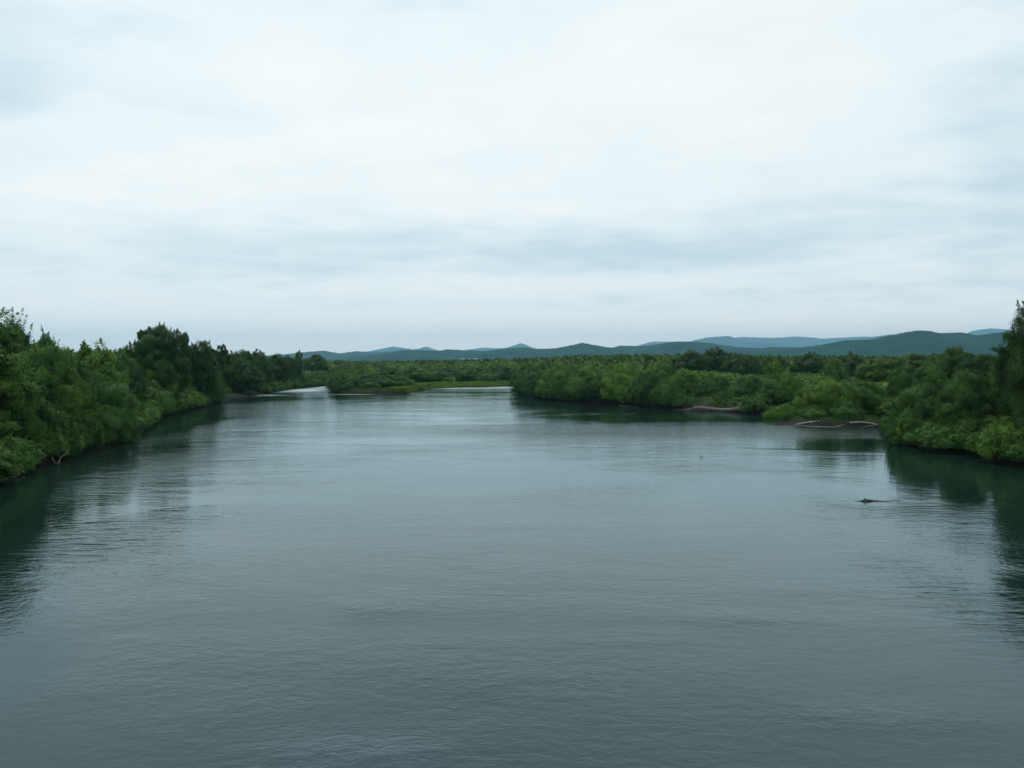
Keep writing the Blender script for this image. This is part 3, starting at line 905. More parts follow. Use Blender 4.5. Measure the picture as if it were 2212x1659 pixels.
for i in range(26):
    d_ = rnd.uniform(270, 372)
    px_ = rnd.uniform(1150, 2120) if i < 20 else rnd.uniform(230, 700)
    if 1450 < px_ < 1640 and d_ > 250: continue
    x_, y_ = at(px_, d_)
    if gheight([x_], [y_])[1][0] < 9: continue
    k_, w_ = rnd.choice([('broad', rnd.uniform(8, 12)), ('broad', rnd.uniform(7, 10)), ('open', rnd.uniform(6, 8)), ('willow', rnd.uniform(8, 10))])
    sz_ = 'spreading' if w_ > 9 else 'small crowned'
    plant(k_, x_, y_, min(rnd.uniform(10.2, 12.0), topz(769, d_)) if px_ > 800 else rnd.uniform(12, 13.2), w_,
          f"{sz_} dark tree above the willows {'on the left bank' if px_ < 800 else 'behind the island and grassy shore' if px_ < 1110 else 'behind the right bank thicket'}", tint=rnd.choice([D_, (.8, .85, .85), (.9, .9, .8)]))
n_hero = len(placed)

# ------------------------------------------------------------------ overhanging row right at the waterline
def along(poly, y0, y1, step):
    out_ = []
    a = np.array(poly, float)
    for (p0, p1) in zip(a[:-1], a[1:]):
        L_ = np.hypot(*(p1 - p0)); n_ = max(1, int(L_ / step))
        if min(p0[1], p1[1]) > y1 or max(p0[1], p1[1]) < y0 or L_ > 400: continue
        for i in range(n_):
            q = p0 + (p1 - p0) * (i + rnd.uniform(0.2, 0.8)) / n_
            if y0 < q[1] < y1: out_.append((q, (p1 - p0) / L_))
    return out_


row_n = 0
POLY = {'L': Lpoly, 'R': Rpoly, 'M': Mpoly}
for side, poly, y0, y1, sg in (('L', Lsh, 38, 345, -1), ('R', Rsh, 40, 330, -1), ('M', Msh[4:10], 255, 350, -1)):
    for q, t in along(poly, y0, y1, 2.7 if side == 'M' else 3.7):
        nrm = np.array([-t[1], t[0]])          # pointing inland
        if sdist(POLY[side], np.array([q[0] + nrm[0]]), np.array([q[1] + nrm[1]]))[0] < 0: nrm = -nrm
        px = (q[0] / q[1] * F + 512) / 0.46293
        if not -250 < px < 2450: continue
        big_ = rnd.random() < (0.6 if side != 'M' else 0.3)
        off = rnd.uniform(1.1, 2.0) if big_ else rnd.uniform(0.5, 1.2)
        hgt = rnd.uniform(4.6, 7.4) if big_ else rnd.uniform(2.2, 4.2)
        if side == 'M': hgt = rnd.uniform(3.0, 5.4)
        if side == 'R' and (1495 < px < 1612 or 1730 < px < 1915): big_, off, hgt = False, rnd.uniform(3.2, 4.2), rnd.uniform(2.8, 3.8)
        if side == 'R' and 1630 < px < 1730: big_, off, hgt = False, rnd.uniform(5.0, 6.0), rnd.uniform(2.4, 3.4)
        if side == 'L' and 478 < px < 575 and q[1] > 215: big_, off, hgt = False, rnd.uniform(9.0, 11), rnd.uniform(2.4, 3.6)
        if side == 'R' and px < 1480 and rnd.random() < 0.5: continue
        x, y = q + nrm * off
        tone, tn = rnd.choice([('light green', Y_), ('green', G_), ('green', (1.05, 1, .9)), ('dark', D_), ('dark', (.75, .8, .85)), ('silvery', S_)])
        if side == 'R' and px > 1900: tone, tn = rnd.choice([('dark', D_), ('green', (.85, .92, .85)), ('dark', (.75, .8, .8))])
        if side == 'L':
            where = ('on the near left bank' if q[1] < 80 else 'left of the silvery willow' if q[1] < 100 else 'under the big bright willow'
                     if q[1] < 150 else 'below the tufted dark tree' if q[1] < 215 else 'behind the gravel spit' if q[1] < 262 else 'along the left channel')
        elif side == 'M':
            where = 'on the island front'
        else:
            where = ('under the very tall tree' if px > 2130 else 'at the foot of the bulky willow' if px > 1925 else 'behind the mud bar' if px > 1730 else 'behind the grass mound' if px > 1630 else
                     'behind the fallen log' if px > 1480 else 'in the middle right thicket' if px > 1300 else 'in the far right thicket' if px > 1180 else 'at the right bank far point')
        wd = rnd.uniform(6.2, 8.8) if big_ else rnd.uniform(3.6, 5.2)
        if side != 'M': hgt = max(clear_view(x, y, hgt + 0.5, wd) - 0.5, rnd.uniform(1.9, 2.6))
        if hgt < 4.2: big_ = False; wd = min(wd, 5.2)
        size = ('tall' if hgt > 6.3 else 'middling') if big_ else ('low' if hgt < 3.2 else 'rounded')
        wd_ = 'willow' if big_ else 'bush'
        plant(wd_, x, y, hgt + 0.5, wd, f'{size} {tone} {wd_} by the water {where}' if off < 3 else f'{size} {tone} bush {where}', tint=tn, z=0.35)
        row_n += 1
print('row', row_n)

# ------------------------------------------------------------------ fill trees on the banks
SKX = [-200, 0, 60, 110, 160, 230, 290, 400, 450, 500, 520, 600, 700, 780, 1100, 1265, 1450, 1620, 1750, 1950, 2060, 2130, 2212, 2500]
SKY_ = [690, 700, 735, 752, 760, 762, 748, 765, 775, 770, 775, 776, 782, 784, 779, 772, 770, 775, 773, 775, 768, 775, 770, 765]
rng = np.random.default_rng(3)
cells = []
y = 20.0
while y < 385:
    step = 5.2 if y < 130 else 6.4 if y < 200 else 7.2
    half = 0.63 * y + 26
    xs = np.arange(-half, half, step)
    for x in xs:
        cells.append((x + rng.uniform(-.4, .4) * step, y + rng.uniform(-.4, .4) * step))
    y += step
cells = np.array(cells)
_, sd = gheight(cells[:, 0], cells[:, 1])
zc_, _ = gheight(cells[:, 0], cells[:, 1])
cand = []
hero = np.array(placed)
for (x, y), s_, z_ in zip(cells, sd, zc_):
    if s_ < 3.2: continue
    if -27 < x < 6 and 250 < y < 345 and s_ < 7: continue          # grassy shore stays open
    dd = np.hypot(hero[:, 0] - x, hero[:, 1] - y)
    if (dd < np.maximum(2.6, hero[:, 2] * 0.9)).any(): continue
    px = (x / y * F + 512) / 0.46293
    ztop = topz(np.interp(px, SKX, SKY_), y)
    side = 'L' if x < -40 and (y < 900) and sdist(Lpoly, np.array([x]), np.array([y]))[0] > 0 else ('R' if sdist(Rpoly, np.array([x]), np.array([y]))[0] > 0 else 'M')
    nz = vnoise(np.array([x / 17.0]), np.array([y / 17.0]), 77)[0]
    base = {'L': 11.2, 'R': 7.3, 'M': 7.2}[side] + (nz - 0.5) * (2.6 if side == 'L' else 2.6) + rng.uniform(-1.7, 1.2)
    if side == 'R' and y < 100: base += 1.0
    if s_ < 6: base *= 0.85
    h = min(base, ztop - z_ - rng.uniform(0.0, 0.7))
    h = clear_view(x, y, z_ + h, 7.5) - z_
    if h < 3: continue
    if s_ < 4.5: continue
    cand.append((x, y, z_, h, side, s_, px, nz))
# what shows largest: near, and in the frame
def key(c):
    vis = 1.0 if -20 < c[6] < 2232 else 0.25
    edge = 2.4 if c[5] < 7 else 1.6 if c[5] < 13 else 0.75
    return -vis * edge * (c[3]) / c[1]
cand.sort(key=key)
NI = 140


def zone_label(side, px, s_, d, tone):
    row = 'by the water' if s_ < 6.5 else 'in second row' if s_ < 14 else 'deep in thicket'
    if side == 'L':
        where = ('left of silvery willow' if px < 200 else 'behind silvery willow' if px < 290 else 'near the big bright willow' if px < 380 else
                 'near the sparse tree' if px < 500 else 'beyond the gravel spit')
    elif side == 'R':
        where = ('at the right bank far point' if px <= 1250 else 'in the middle right thicket' if px <= 1400 else 'behind the fallen log' if px <= 1660 else
                 'above the mud bar' if px <= 1930 else 'left of the very tall tree')
    else:
        where = 'behind the island' if px < 890 else 'behind the grassy shore' if px < 1110 else 'beyond the right channel'
    return f'{tone} willow {row} {where}'


for c in cand[:NI]:
    x, y, z_, h, side, s_, px, nz = c
    tone, tn = rnd.choice([('light green', Y_), ('mid green', G_), ('mid green', (1.05, 1.0, 0.9)), ('dark green', D_), ('dark green', (.8, .85, .9)), ('silvery green', S_)])
    kd = 'willow'
    lb = zone_label(side, px, s_, y, tone)
    plant(kd, x, y, z_ + h, rnd.uniform(8.0, 11.5) * (0.8 + 0.2 * h / 9), ('tall ' if h > 9.5 else 'low ' if h < 6.6 else '') + lb, tint=tn, z=z_ - 0.05)
print('heroes', n_hero, 'fill candidates', len(cand))

# the rest of the floodplain thicket: nobody could count it
def mass_unit(seed, n, L, W, nl=13):
    V, Q, T = crown(seed, 4.7, 7.5, 0.4, n, L, W, nl=nl, prof=(0.9, 1.0, 0.85, 0.42), lobe=0.42, shoots=14, shoot_len=0.8, zstretch=1.0)
    return V, T


def mass(name, items, units, label, mat):
    """items: x, y, z, h, w, tint offset"""
    VV, TT = [], []
    for i, (x, y, z, h, w_, to) in enumerate(items):
        V, T = units[i % len(units)]
        a = rng.uniform(0, 6.283); ca, sa = math.cos(a), math.sin(a)
        s1, s2 = w_ / 9.6, h / 7.7
        VV.append(np.stack([(V[:, 0] * ca - V[:, 1] * sa) * s1 + x, (V[:, 0] * sa + V[:, 1] * ca) * s1 + y, V[:, 2] * s2 + z], 1).astype(np.float32))
        TT.append(np.clip(T + to, 0, 1))
    V = np.concatenate(VV); T = np.concatenate(TT)
    o = ob(name, mesh_np(name, V, quads=np.arange(len(V)).reshape(-1, 4), attr=T), mat)
    o.color = (1, 1, 1, 1)
    return tag(o, label, kind='stuff')


uA = [mass_unit(900 + i, 4200, 0.50, 0.30) for i in range(5)]
uM = [mass_unit(940 + i, 1500, 0.80, 0.50) for i in range(5)]
uB = [mass_unit(920 + i, 480, 1.4, 0.9) for i in range(6)]
rest = cand[NI:]
print('thicket', len(rest))
def items(lo, hi, w0, w1): return [(x, y, z_, h, rng.uniform(w0, w1), (nz - .5) * .5 + rng.uniform(-.2, .2)) for (x, y, z_, h, side, s_, px, nz) in rest if lo <= y < hi]


mass('thicket', items(0, 235, 7.5, 10.5), uA, 'dense willow thicket behind the front trees of both banks', WILLOW)
mass('thicket', items(235, 999, 8.0, 12.0), uM, 'dense willow thicket farther back on the floodplain', WILLOW)
# far-off wood
far = []
y = 385.0
while y < 2300:
    step = 8.5 if y < 700 else 13 if y < 1200 else 24
    half = 0.63 * y + 30
    for x in np.arange(-half, half, step):
        xx, yy = x + rng.uniform(-.4, .4) * step, y + rng.uniform(-.4, .4) * step
        px = (xx / yy * F + 512) / 0.46293
        nz = vnoise(np.array([xx / 60.0]), np.array([yy / 60.0]), 5)[0]
        hb = 8.2 + 4.3 * np.clip((px - 1150) / 130, 0, 1)
        if px < 560: hb = 11
        h = hb + (nz - 0.5) * 6.0 + rng.uniform(-1.8, 1.8)
        h = min(h, topz(np.interp(px, SKX, SKY_) - 5 + rng.uniform(0, 6), yy) - 1.1)
        if sdist(Mpoly, np.array([xx]), np.array([yy]))[0] < 4 and sdist(Lpoly, np.array([xx]), np.array([yy]))[0] < 4: continue
        far.append((xx, yy, 1.1, h, step * rng.uniform(1.05, 1.45), (nz - .5) * .6 - 0.2 + rng.uniform(-.18, .18)))
    y += step
print('far', len(far))
mass('forest', far, uB, 'far floodplain forest below the hills', BROAD)

# ------------------------------------------------------------------ shores: gravel, mud, grass
def bar(name, cx, cy, rx, ry, h, mat, label, seed, rot=0.0):
    n, r_ = 72, 16
    V = [(0, 0, h)]
    rg = np.random.default_rng(seed)
    for j in range(1, r_ + 1):
        t = j / r_
        for i in range(n):
            a = 2 * math.pi * i / n
            w_ = 1 + 0.10 * math.sin(3 * a + seed) + 0.06 * math.sin(7 * a + 2 * seed) + 0.03 * math.sin(13 * a)
            x_, y_ = rx * t * w_ * math.cos(a), ry * t * w_ * math.sin(a)
            z = h * (1 - t ** 2.2) * (0.75 + 0.5 * vnoise(np.array([x_ / 1.6 + 9]), np.array([y_ / 1.6]), seed)[0]) - 0.25 * t ** 4
            V.append((x_, y_, z + rg.normal() * 0.012))
    T = [(0, 1 + i, 1 + (i + 1) % n) for i in range(n)]
    Q = [(1 + (j - 1) * n + i, 1 + j * n + i, 1 + j * n + (i + 1) % n, 1 + (j - 1) * n + (i + 1) % n) for j in range(1, r_) for i in range(n)]
    o = ob(name, mesh_np(name, np.array(V), quads=Q, tris=T, smooth=True), mat, loc=(cx, cy, 0))
    o.rotation_euler[2] = rot
    return tag(o, label, kind='structure')


bar('gravel_bar', -79.5, 240, 5.0, 13, 0.30, GRAVEL, 'pale gravel spit under the left bank bushes', 3, rot=-0.12)
c = P(850, 848.6); bar('gravel_bar', c[0] + 1, c[1] - 0.9, 9.0, 0.9, 0.10, GRAVEL, 'thin pale gravel edge of the island', 5)
c = P(1820, 917.5); bar('mud_bar', c[0], c[1] + 1.0, 12.8, 2.6, 0.62, MUDBAR, 'dark mud bar under the big willow pair', 8, rot=-0.02)
c = P(1560, 886); bar('mud_bar', c[0], c[1] + 1.0, 10.5, 2.2, 0.5, MUDBAR, 'muddy shore behind the fallen log', 9)
c = P(1640, 890.5); bar('mud_bar', c[0], c[1] + 0.5, 5.5, 1.2, 0.28, MUDBAR, 'brown mud edge left of the grass mound', 10)


def blades(pts, hgt, wid, lean, seed, tint0=0.5):
    r = np.random.default_rng(seed)
    n = len(pts)
    a = r.uniform(0, 6.283, n)
    hh = hgt * r.uniform(0.5, 1.25, n)
    dirv = np.stack([np.cos(a), np.sin(a), np.zeros(n)], 1)
    side = np.stack([-np.sin(a), np.cos(a), np.zeros(n)], 1) * wid / 2
    l1 = dirv * (hh * lean * r.uniform(0.2, 1, n))[:, None]
    mid = pts + l1 * 0.35 + np.array([0, 0, 1.0]) * (hh * 0.6)[:, None]
    tip = pts + l1 + np.array([0, 0, 1.0]) * (hh * 0.85)[:, None]
    V = np.stack([pts - side, pts + side, mid + side * .8, mid - side * .8, tip], 1).reshape(-1, 3)
    b = np.arange(n) * 5
    Q = np.stack([b, b + 1, b + 2, b + 3], 1); T = np.stack([b + 3, b + 2, b + 4], 1)
    t = np.clip(tint0 + r.normal(size=n) * 0.16 + (vnoise(pts[:, 0] / 2.5, pts[:, 1] / 2.5, 8) - 0.5) * 0.6, 0, 1)
    return V, Q, T, np.repeat(t, 5)


def grass_strip(name, poly_pts, n, hgt, wid, label, seed, tint0, color, near, far_):
    r = np.random.default_rng(seed)
    a = np.array(poly_pts)
    xs = r.uniform(a[0, 0], a[1, 0], n * 4); ys = r.uniform(a[0, 1], a[1, 1], n * 4)
    z, s_ = gheight(xs, ys)
    k = (s_ > near) & (s_ < far_)
    k &= vnoise(xs / 5, ys / 5, seed) + r.uniform(-.3, .3, len(xs)) > 0.22
    pts = np.stack([xs, ys, z - 0.05], 1)[k][:n]
    V, Q, T, t = blades(pts, hgt, wid, 0.5, seed, tint0)
    o = ob(name, mesh_np(name, V, quads=Q, tris=T, attr=t), GRASS); o.color = (*color, 1)
    return tag(o, label, kind='stuff')


grass_strip('grass', [(-37, 252), (4, 335)], 42000, 0.75, 0.16, 'yellow green grass on the low middle shore', 4, 0.6, (0.8, 0.78, 0.8), 0.3, 15)
grass_strip('grass', [(-70, 120), (-36, 262)], 16000, 0.8, 0.10, 'rough grass along the left bank', 6, 0.3, (0.7, 0.75, 0.8), 0.4, 4)
grass_strip('grass', [(14, 84), (60, 300)], 16000, 0.7, 0.10, 'rough grass along the right bank', 7, 0.3, (0.6, 0.7, 0.8), 0.5, 4)


def mound(cx, cy, R_, H_, n, label, seed, col=(1, 1, 1), sy=0.8):
    r = np.random.default_rng(seed)
    u = unit(r.normal(size=(n, 3))); u[:, 2] = np.abs(u[:, 2])
    w_ = 1 + 0.12 * np.sin(3 * np.arctan2(u[:, 1], u[:, 0]) + seed)
    C = u * np.array([R_, R_ * sy, H_]) * w_[:, None] * r.uniform(0.86, 1.0, (n, 1)) + np.array([0, 0, 0.05])
    N = unit(u * np.array([1, 1, 1.6]) + r.normal(size=(n, 3)) * 0.35)
    V, Q, t = leaf_cards(C, N, 0.55, 0.09, r, np.clip(0.55 + r.normal(size=n) * 0.12, 0, 1), 1.6)
    o = ob('grass_mound', mesh_np('grass_mound', V, quads=Q, attr=t), GRASS, loc=(cx, cy, 0.15)); o.color = (*col, 1)
    return tag(o, label, 'grass clump')


c = P(1718, 904); mound(c[0], c[1] + 2.2, 3.3, 2.15, 42000, 'smooth bright green mound of tall grass between the willows on the right bank', 3, (.85, 1.05, .8))
c = P(1688, 904); mound(c[0], c[1] + 1.4, 2.4, 1.15, 20000, 'lower lobe of bright grass left of the tall grass mound', 4, (.8, 1.0, .8))
c = P(1738, 909); mound(c[0], c[1] + 1.0, 2.2, 1.45, 20000, 'rounded lobe of bright grass right of the tall grass mound, against the willow', 6, (.75, .95, .8))
c = P(1705, 912); mound(c[0] + .6, c[1] + .3, 1.4, 0.9, 9000, 'dark green sedge tuft at the water in front of the grass mound', 5, (0.35, 0.5, 0.6))

# ------------------------------------------------------------------ driftwood
def wiggle(a, b, n, amp, seed, sag=0.0):
    r = np.random.default_rng(seed)
    a, b = np.array(a, float), np.array(b, float)
    t = np.linspace(0, 1, n)[:, None]
    p = a * (1 - t) + b * t + r.normal(size=(n, 3)) * amp * np.sin(t * math.pi)
    p[:, 2] -= sag * np.sin(t[:, 0] * math.pi)
    return p


def P3(x, y, z): q = P(x, y, z); return (q[0], q[1], z)


def log(name, label, cat, mat, trunk, r0, r1, branches=(), seed=0, seg=8, bmat=None, group=None):
    """a thing made of a trunk and named branch parts"""
    root = ob(name, None, loc=tuple(trunk[0]))
    o0 = np.array(trunk[0])
    b = MB().add(tube(np.array(trunk) - o0, np.linspace(r0, r1, len(trunk)) * (1 + 0.08 * np.random.default_rng(seed).normal(size=len(trunk))), seg))
    ob('stem', b.mesh('stem'), mat, root)
    for pts, ra, rb in branches:
        bb = MB().add(tube(np.array(pts) - o0, np.linspace(ra, rb, len(pts)), 5))
        ob('branch', bb.mesh('branch'), bmat or mat, root)
    return tag(root, label, cat, group)


# big fallen tree on the right bank (with its root plate at the right end)
D0 = P(1545, 887)[1]
def R3(px, z, d): q = at(px, d); return (q[0], q[1], z)
fall = [R3(1500, 0.55, 166), R3(1517, 0.75, 165.5), R3(1530, 0.55, 165), R3(1548, 0.42, 164.5), R3(1565, 0.38, 163), R3(1582, 0.55, 162), R3(1598, 0.75, 161)]
fl = log('fallen_tree', 'long grey fallen tree lying along the water below the right bank bushes', 'fallen tree', DRIFT, fall, 0.17, 0.34,
         [(wiggle(fall[3], R3(1561, 1.5, 163.5), 5, .06, 2), .07, .02), (wiggle(fall[2], R3(1528, 1.2, 164.5), 4, .05, 3), .05, .015),
          (wiggle(fall[4], R3(1580, 1.4, 163), 5, .07, 4), .06, .015), (wiggle(fall[0], R3(1488, 0.5, 166.5), 4, .05, 5), .08, .02),
          (wiggle(fall[0], R3(1494, 1.3, 166), 4, .08, 6), .06, .015), (wiggle(fall[2], R3(1526, 0.05, 163.6), 4, .05, 8), .05, .02)], bmat=DRIFT)
# its root plate
rg = np.random.default_rng(8)
b = MB(); base = np.array(fall[-1]) - np.array(fall[0])
for i in range(26):
    a = rg.uniform(0, 6.283); ln = rg.uniform(0.5, 1.35)
    e_ = base + np.array([rg.uniform(-.2, .9), math.cos(a) * ln, max(-0.6, math.sin(a) * ln)])
    b.add(tube(wiggle(base, e_, 5, .09, i + 50), np.linspace(rg.uniform(.08, .17), .02, 5), 5))
ob('root_plate', b.mesh('root_plate'), DRIFT, fl)
# brush pile at its left end
rg = np.random.default_rng(9)
b = MB()
for i in range(70):
    x0 = rg.uniform(-2.6, 2.6); h0 = 0.9 * (1 - (x0 / 2.9) ** 2) * rg.uniform(0.2, 1)
    b.add(tube(wiggle((x0, rg.uniform(-.8, .6), h0), (x0 + rg.uniform(-1.7, 1.7), rg.uniform(-.8, .6), max(0.02, h0 + rg.uniform(-.4, .25))), 4, .07, i), np.linspace(rg.uniform(.03, .085), .015, 4), 5))
q0 = R3(1513, 0.08, 166.5)
tag(ob('brush_pile', b.mesh('brush_pile'), DRIFT, loc=q0), 'tangled heap of grey sticks at the left end of the long fallen tree', 'driftwood pile')
rg = np.random.default_rng(19)
b = MB()
for i in range(30):
    b.add(tube(wiggle((rg.uniform(-.4, .4), 0, 0), (rg.uniform(-2.2, 2.2), rg.uniform(-.6, .6), rg.uniform(.8, 2.6)), 5, .14, i), np.linspace(.04, .01, 5), 4))
q0 = R3(1519, 0.4, 167.5)
tag(ob('dead_branches', b.mesh('dead_branches'), DRIFT, loc=q0), 'spiky dead grey branches standing up behind the heap of sticks', 'dead branches')

# logs of the mud bar
def pl(*a): return [P3(*q) for q in a]
log('driftwood_log', 'bleached log pointing over the water at the left end of the mud bar', 'log', PALE,
    pl((1722, 916.5, .18), (1735, 914.5, .28), (1752, 912, .42), (1765, 910.5, .5)), .10, .16, [], 1)
log('driftwood_log', 'grey log along the top of the mud bar, continuing the bleached one', 'log', DRIFT,
    pl((1766, 911, .5), (1785, 909, .6), (1800, 909, .62), (1818, 909.5, .6)), .15, .12, [(wiggle(P3(1800, 909, .6), P3(1798, 903, .95), 4, .03, 4), .04, .015)], 2)
log('driftwood_log', 'short white log just above the bleached one, by the grass mound', 'log', PALE,
    pl((1724, 906.5, .25), (1735, 906.5, .27), (1748, 907.5, .25)), .11, .10, [], 3)
log('driftwood_log', 'thin curved pale log lying in the water before the mud bar', 'log', DRIFT,
    pl((1715, 918, .06), (1735, 920, .08), (1760, 922.5, .09), (1785, 923.5, .10), (1805, 922.5, .12), (1825, 918, .2)), .07, .10, [], 4)
log('driftwood_log', 'long bleached log sloping down at the right end of the mud bar', 'log', PALE,
    pl((1837, 913, .55), (1862, 912, .62), (1880, 914, .5), (1895, 917, .3), (1905, 920, .12)), .13, .08,
    [(wiggle(P3(1872, 913, .5), P3(1882, 906, 1.1), 5, .04, 5), .05, .012), (wiggle(P3(1838, 913, .5), P3(1830, 908, .95), 4, .03, 6), .05, .015)], 5)
log('driftwood_log', 'thin grey pole crossing under the long bleached log', 'log', DRIFT,
    pl((1862, 924, .06), (1880, 920.5, .15), (1900, 917.5, .3), (1915, 916, .42)), .05, .07, [], 6)
log('driftwood_log', 'dark log half sunk at the front edge of the mud bar', 'log', WET,
    pl((1760, 922, .03), (1800, 925, .03), (1850, 927, .02)), .16, .13, [], 7)
log('driftwood_log', 'small brown log on the mud edge left of the grass mound', 'log', DRIFT,
    pl((1648, 895, .12), (1662, 895, .2), (1674, 896, .12)), .10, .07, [(wiggle(P3(1660, 895, .2), P3(1662, 891, .6), 3, .02, 5), .05, .03)], 8)
log('driftwood_log', 'thin grey stick at the water under the dark willows of the right thicket', 'log', BARK,
    pl((1338, 876, .1), (1352, 877, .25), (1366, 878, .2), (1380, 879, .1)), .06, .04, [], 9)
# left bank
log('bare_branch', 'bare white branch curving up out of the shaded water on the left bank', 'branch', PALE,
    pl((119, 1006, .05), (123, 1000, .35)) + [P3(128, 1004, .75)] + [R3(136, 0, 78)][:0] , .05, .04, [], 10) if False else None
db = P(121, 1006)[1]
log('bare_branch', 'bare white branch curving up out of the shaded water on the left bank', 'branch', PALE,
    [R3(121, .05, db), R3(124, .40, db), R3(128, .70, db), R3(134, .95, db), R3(140, 1.15, db), R3(144, 1.45, db)], .055, .022, [], 10)
log('snag', 'dark forked snag at the foot of the bare white branch', 'snag', WET,
    [R3(114, .02, db), R3(118, .18, db - .1), R3(122, .1, db - .1), R3(126, .02, db)], .12, .1,
    [([R3(116, .1, db), R3(112, .55, db), R3(109, .85, db)], .05, .02), ([R3(121, .1, db), R3(126, .3, db), R3(129, .33, db)], .04, .02)], 11, bmat=DRIFT)
log('driftwood_log', 'thin pale pole lying in the water at the left edge of the picture', 'log', DRIFT,
    pl((-40, 1040, .10), (0, 1036, .10), (15, 1033, .10), (28, 1031, .12), (39, 1026, .2)), .05, .035, [], 12)
b = MB(); c = P3(43, 1023, .1)
rg = np.random.default_rng(4)
b.add(tube([(-.28, 0, .02), (-.18, .02, .12), (0, 0, .16), (.18, 0, .12), (.3, 0, .03)], [.02, .12, .15, .1, .02], 8))
tag(ob('driftwood_chunk', b.mesh('driftwood_chunk'), PALE, loc=c), 'small white chunk of wood floating off the end of the thin pole', 'driftwood')
# reddish stump far left
c = P(578, 845.5)
b = MB()
b.add(tube([(0, 0, -.2), (.05, 0, .5), (.1, .05, 1.1), (.5, 0, 1.7)], [.55, .42, .4, .25], 9)); b.add(tube([(0, 0, .9), (-.9, 0, 1.5), (-1.3, 0, 1.6)], [.3, .2, .1], 7))
b.add(tube([(.3, 0, 1.5), (1.4, 0, 1.3), (1.9, 0, .8)], [.25, .15, .06], 7))
tag(ob('tree_stump', b.mesh('tree_stump'), REDW, loc=(c[0], c[1], .2)), 'reddish brown torn stump on the bank of the left channel', 'stump')
# pale post on the middle shore
d_ = 318; q0 = at(982, d_)
zg = float(gheight([q0[0]], [q0[1]])[0][0])
b = MB().add(tube([(0, 0, -.3), (.03, 0, 1.0), (0.0, 0, 2.0), (-.02, 0, 2.45)], [.24, .2, .17, .1], 8))
tag(ob('dead_stump', b.mesh('dead_stump'), PALE, loc=(q0[0], q0[1] - 3, zg)), 'short white dead trunk standing on the grassy middle shore', 'dead trunk')
# snag drifting in the open water on the right
dS = P(1875, 1084)[1]
rg = np.random.default_rng(12)
root = ob('floating_snag', None, loc=(at(1872, dS)[0], dS, 0)); root.scale = (.8, .6, .5)
b = MB(); b.add(tube([(-.45, 0, .03), (-.2, 0, .10), (.1, 0, .16), (.5, 0, .10), (.95, 0, .02)], [.03, .10, .15, .11, .04], 8)); b.add(tube([(.1, 0, .1), (.0, .05, .30), (-.06, .05, .42)], [.12, .08, .02], 7))
ob('stem', b.mesh('stem'), WET, root)
for pts, ra, rb in [([(-.4, 0, .05), (-.7, 0, .06), (-.85, 0, .05)], .035, .012), ([(.5, 0, .08), (1.2, .1, .07), (2.0, .12, .045), (2.9, .1, .03)], .05, .015),
                    ([(.6, -.1, .05), (1.3, -.35, .04), (1.9, -.5, .02)], .04, .012), ([(2.9, .1, .03), (3.3, .06, .05)], .03, .012), ([(.0, 0, .12), (.15, -.1, .35)], .03, .01)]:
    ob('branch', MB().add(tube(pts, np.linspace(ra, rb, len(pts)), 6)).mesh('branch'), WET, root)
tag(root, 'dark snag drifting in the open water near the right bank, trailing thin branches', 'snag')
# small twig
dT = P(1516, 989)[1]
log('floating_twig', 'tiny dark twig sticking out of the open river', 'twig', WET, [R3(1512, .22, dT), R3(1514, .12, dT), R3(1517, .04, dT)], .04, .025,
    [([R3(1519, .0, dT), R3(1519.3, .16, dT), R3(1519.2, .3, dT)], .02, .012)], 13)

# far white houses below the ridge
def house(px, d, w_, h_, label):
    q0 = at(px, d)
    root = ob('house', None, loc=(q0[0], q0[1], 9.0))
    b = MB()
    x0, x1, y0, y1 = -w_ / 2, w_ / 2, -4, 4
    V = [(x0, y0, -9), (x1, y0, -9), (x1, y1, -9), (x0, y1, -9), (x0, y0, h_), (x1, y0, h_), (x1, y1, h_), (x0, y1, h_)]
    Q = [(0, 1, 5, 4), (1, 2, 6, 5), (2, 3, 7, 6), (3, 0, 4, 7), (4, 5, 6, 7)]
    me = mesh_np('wall', np.array(V, float), quads=Q)
    ob('wall', me, WHITE, root)
    V = [(x0 - .6, y0 - .6, h_ + .05), (x1 + .6, y0 - .6, h_ + .05), (x1 + .6, y1 + .6, h_ + .05), (x0 - .6, y1 + .6, h_ + .05), (x0 - .6, 0, h_ + 2.2), (x1 + .6, 0, h_ + 2.2)]
    me = mesh_np('roof', np.array(V, float), quads=[(0, 1, 5, 4), (2, 3, 4, 5), (0, 3, 2, 1)], tris=[(0, 4, 3), (1, 2, 5)])
    ob('roof', me, ROOF, root)
    return tag(root, label, 'house')


def plain(name, c, rough=0.8):
    m, nt, out = nmat(name)
    g = nd(nt, 'ShaderNodeNewGeometry'); n = nd(nt, 'ShaderNodeTexNoise'); n.inputs['Scale'].default_value = 0.6
    lk(nt, g.outputs['Position'], n.inputs['Vector'])
    p = nd(nt, 'ShaderNodeBsdfPrincipled'); lk(nt, MIXC(nt, n.outputs[0], c, tuple(v * .8 for v in c)), p.inputs['Base Color']); p.inputs['Roughness'].default_value = rough
    lk(nt, p.outputs[0], out.inputs[0])
    return m


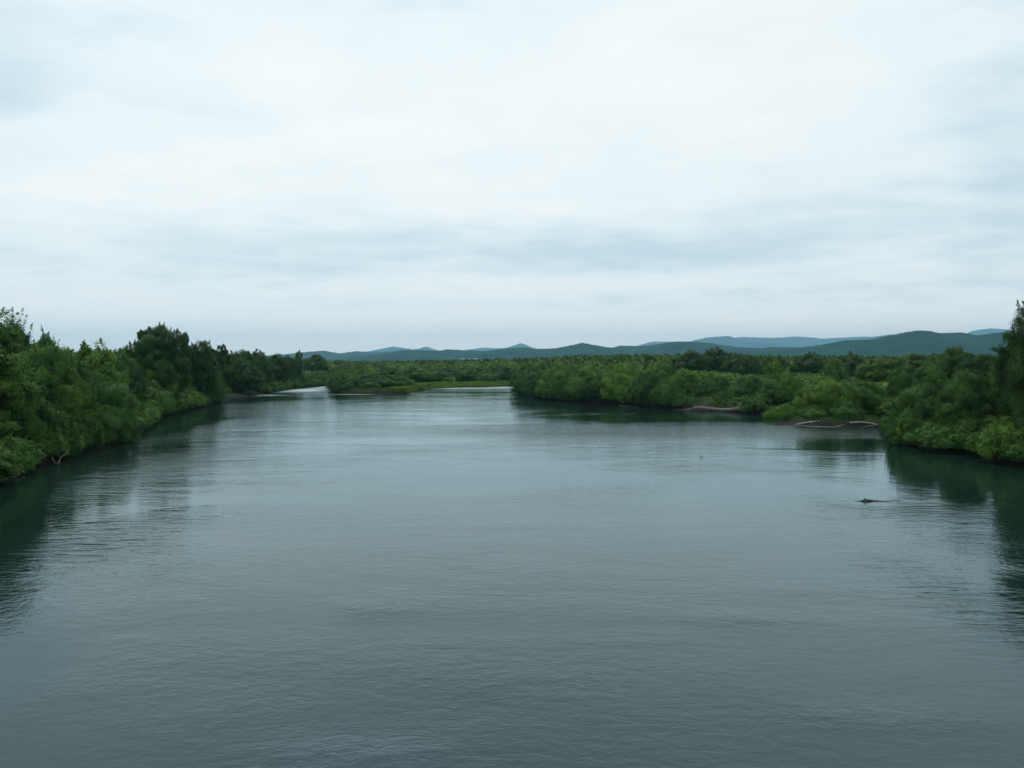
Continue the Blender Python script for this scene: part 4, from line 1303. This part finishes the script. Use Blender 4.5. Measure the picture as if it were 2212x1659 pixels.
WHITE, ROOF = plain('white_plaster', (.6, .6, .58)), plain('grey_roof', (.35, .36, .38))
house(1001, 2500, 9, 1.6, 'small white house at the foot of the long ridge, smaller of two')
house(1022, 2500, 20, 2.0, 'long white house at the foot of the long ridge, wider of two')

# ------------------------------------------------------------------ haze: closed box of even air
hx0, hx1, hy0, hy1, hz0, hz1 = -13000, 13000, -2800, 15800, -3.4, 470
V = [(x, y, z) for z in (hz0, hz1) for (x, y) in ((hx0, hy0), (hx1, hy0), (hx1, hy1), (hx0, hy1))]
Q = [(0, 3, 2, 1), (4, 5, 6, 7), (0, 1, 5, 4), (1, 2, 6, 5), (2, 3, 7, 6), (3, 0, 4, 7)]
m, nt, out = nmat('pale_air')
pv = nd(nt, 'ShaderNodeVolumePrincipled')
pv.inputs['Color'].default_value = (0.42, 0.76, 1.0, 1)
pv.inputs['Density'].default_value = 0.00007
pv.inputs['Anisotropy'].default_value = 0.7
lk(nt, pv.outputs[0], out.inputs['Volume'])
tag(ob('haze', mesh_np('haze', np.array(V, float), quads=Q), m), 'thin pale air that fades the far hills', kind='stuff')


# ------------------------------------------------------------------ repeats that read alike: say which one by its place among them
ORD = ['leftmost', 'second from left', 'third from left', 'fourth from left', 'fifth from left', 'sixth from left', 'seventh from left', 'eighth from left', 'ninth from left', 'tenth from left', 'eleventh from left', 'twelfth from left', 'thirteenth from left', 'fourteenth from left', 'fifteenth from left', 'sixteenth from left', 'seventeenth from left', 'eighteenth from left']
same = {}
for o in sc.objects:
    if o.parent is None and 'label' in o and o['label']: same.setdefault(o['label'], []).append(o)
for lb, os_ in same.items():
    if len(os_) < 2: continue
    os_.sort(key=lambda o: o.location.x / max(1.0, o.location.y))
    for i, o in enumerate(os_):
        o['group'] = lb.replace(' bush', ' bushes').replace(' willow', ' willows', 1)[:60]
        o['label'] = (ORD[i] if i < len(os_) - 1 or i == 0 else 'rightmost') + ' ' + lb if i < len(ORD) else lb

for o in sc.objects:
    if 'label' in o and len(o['label'].split()) > 16: print('LONG', o['label'])
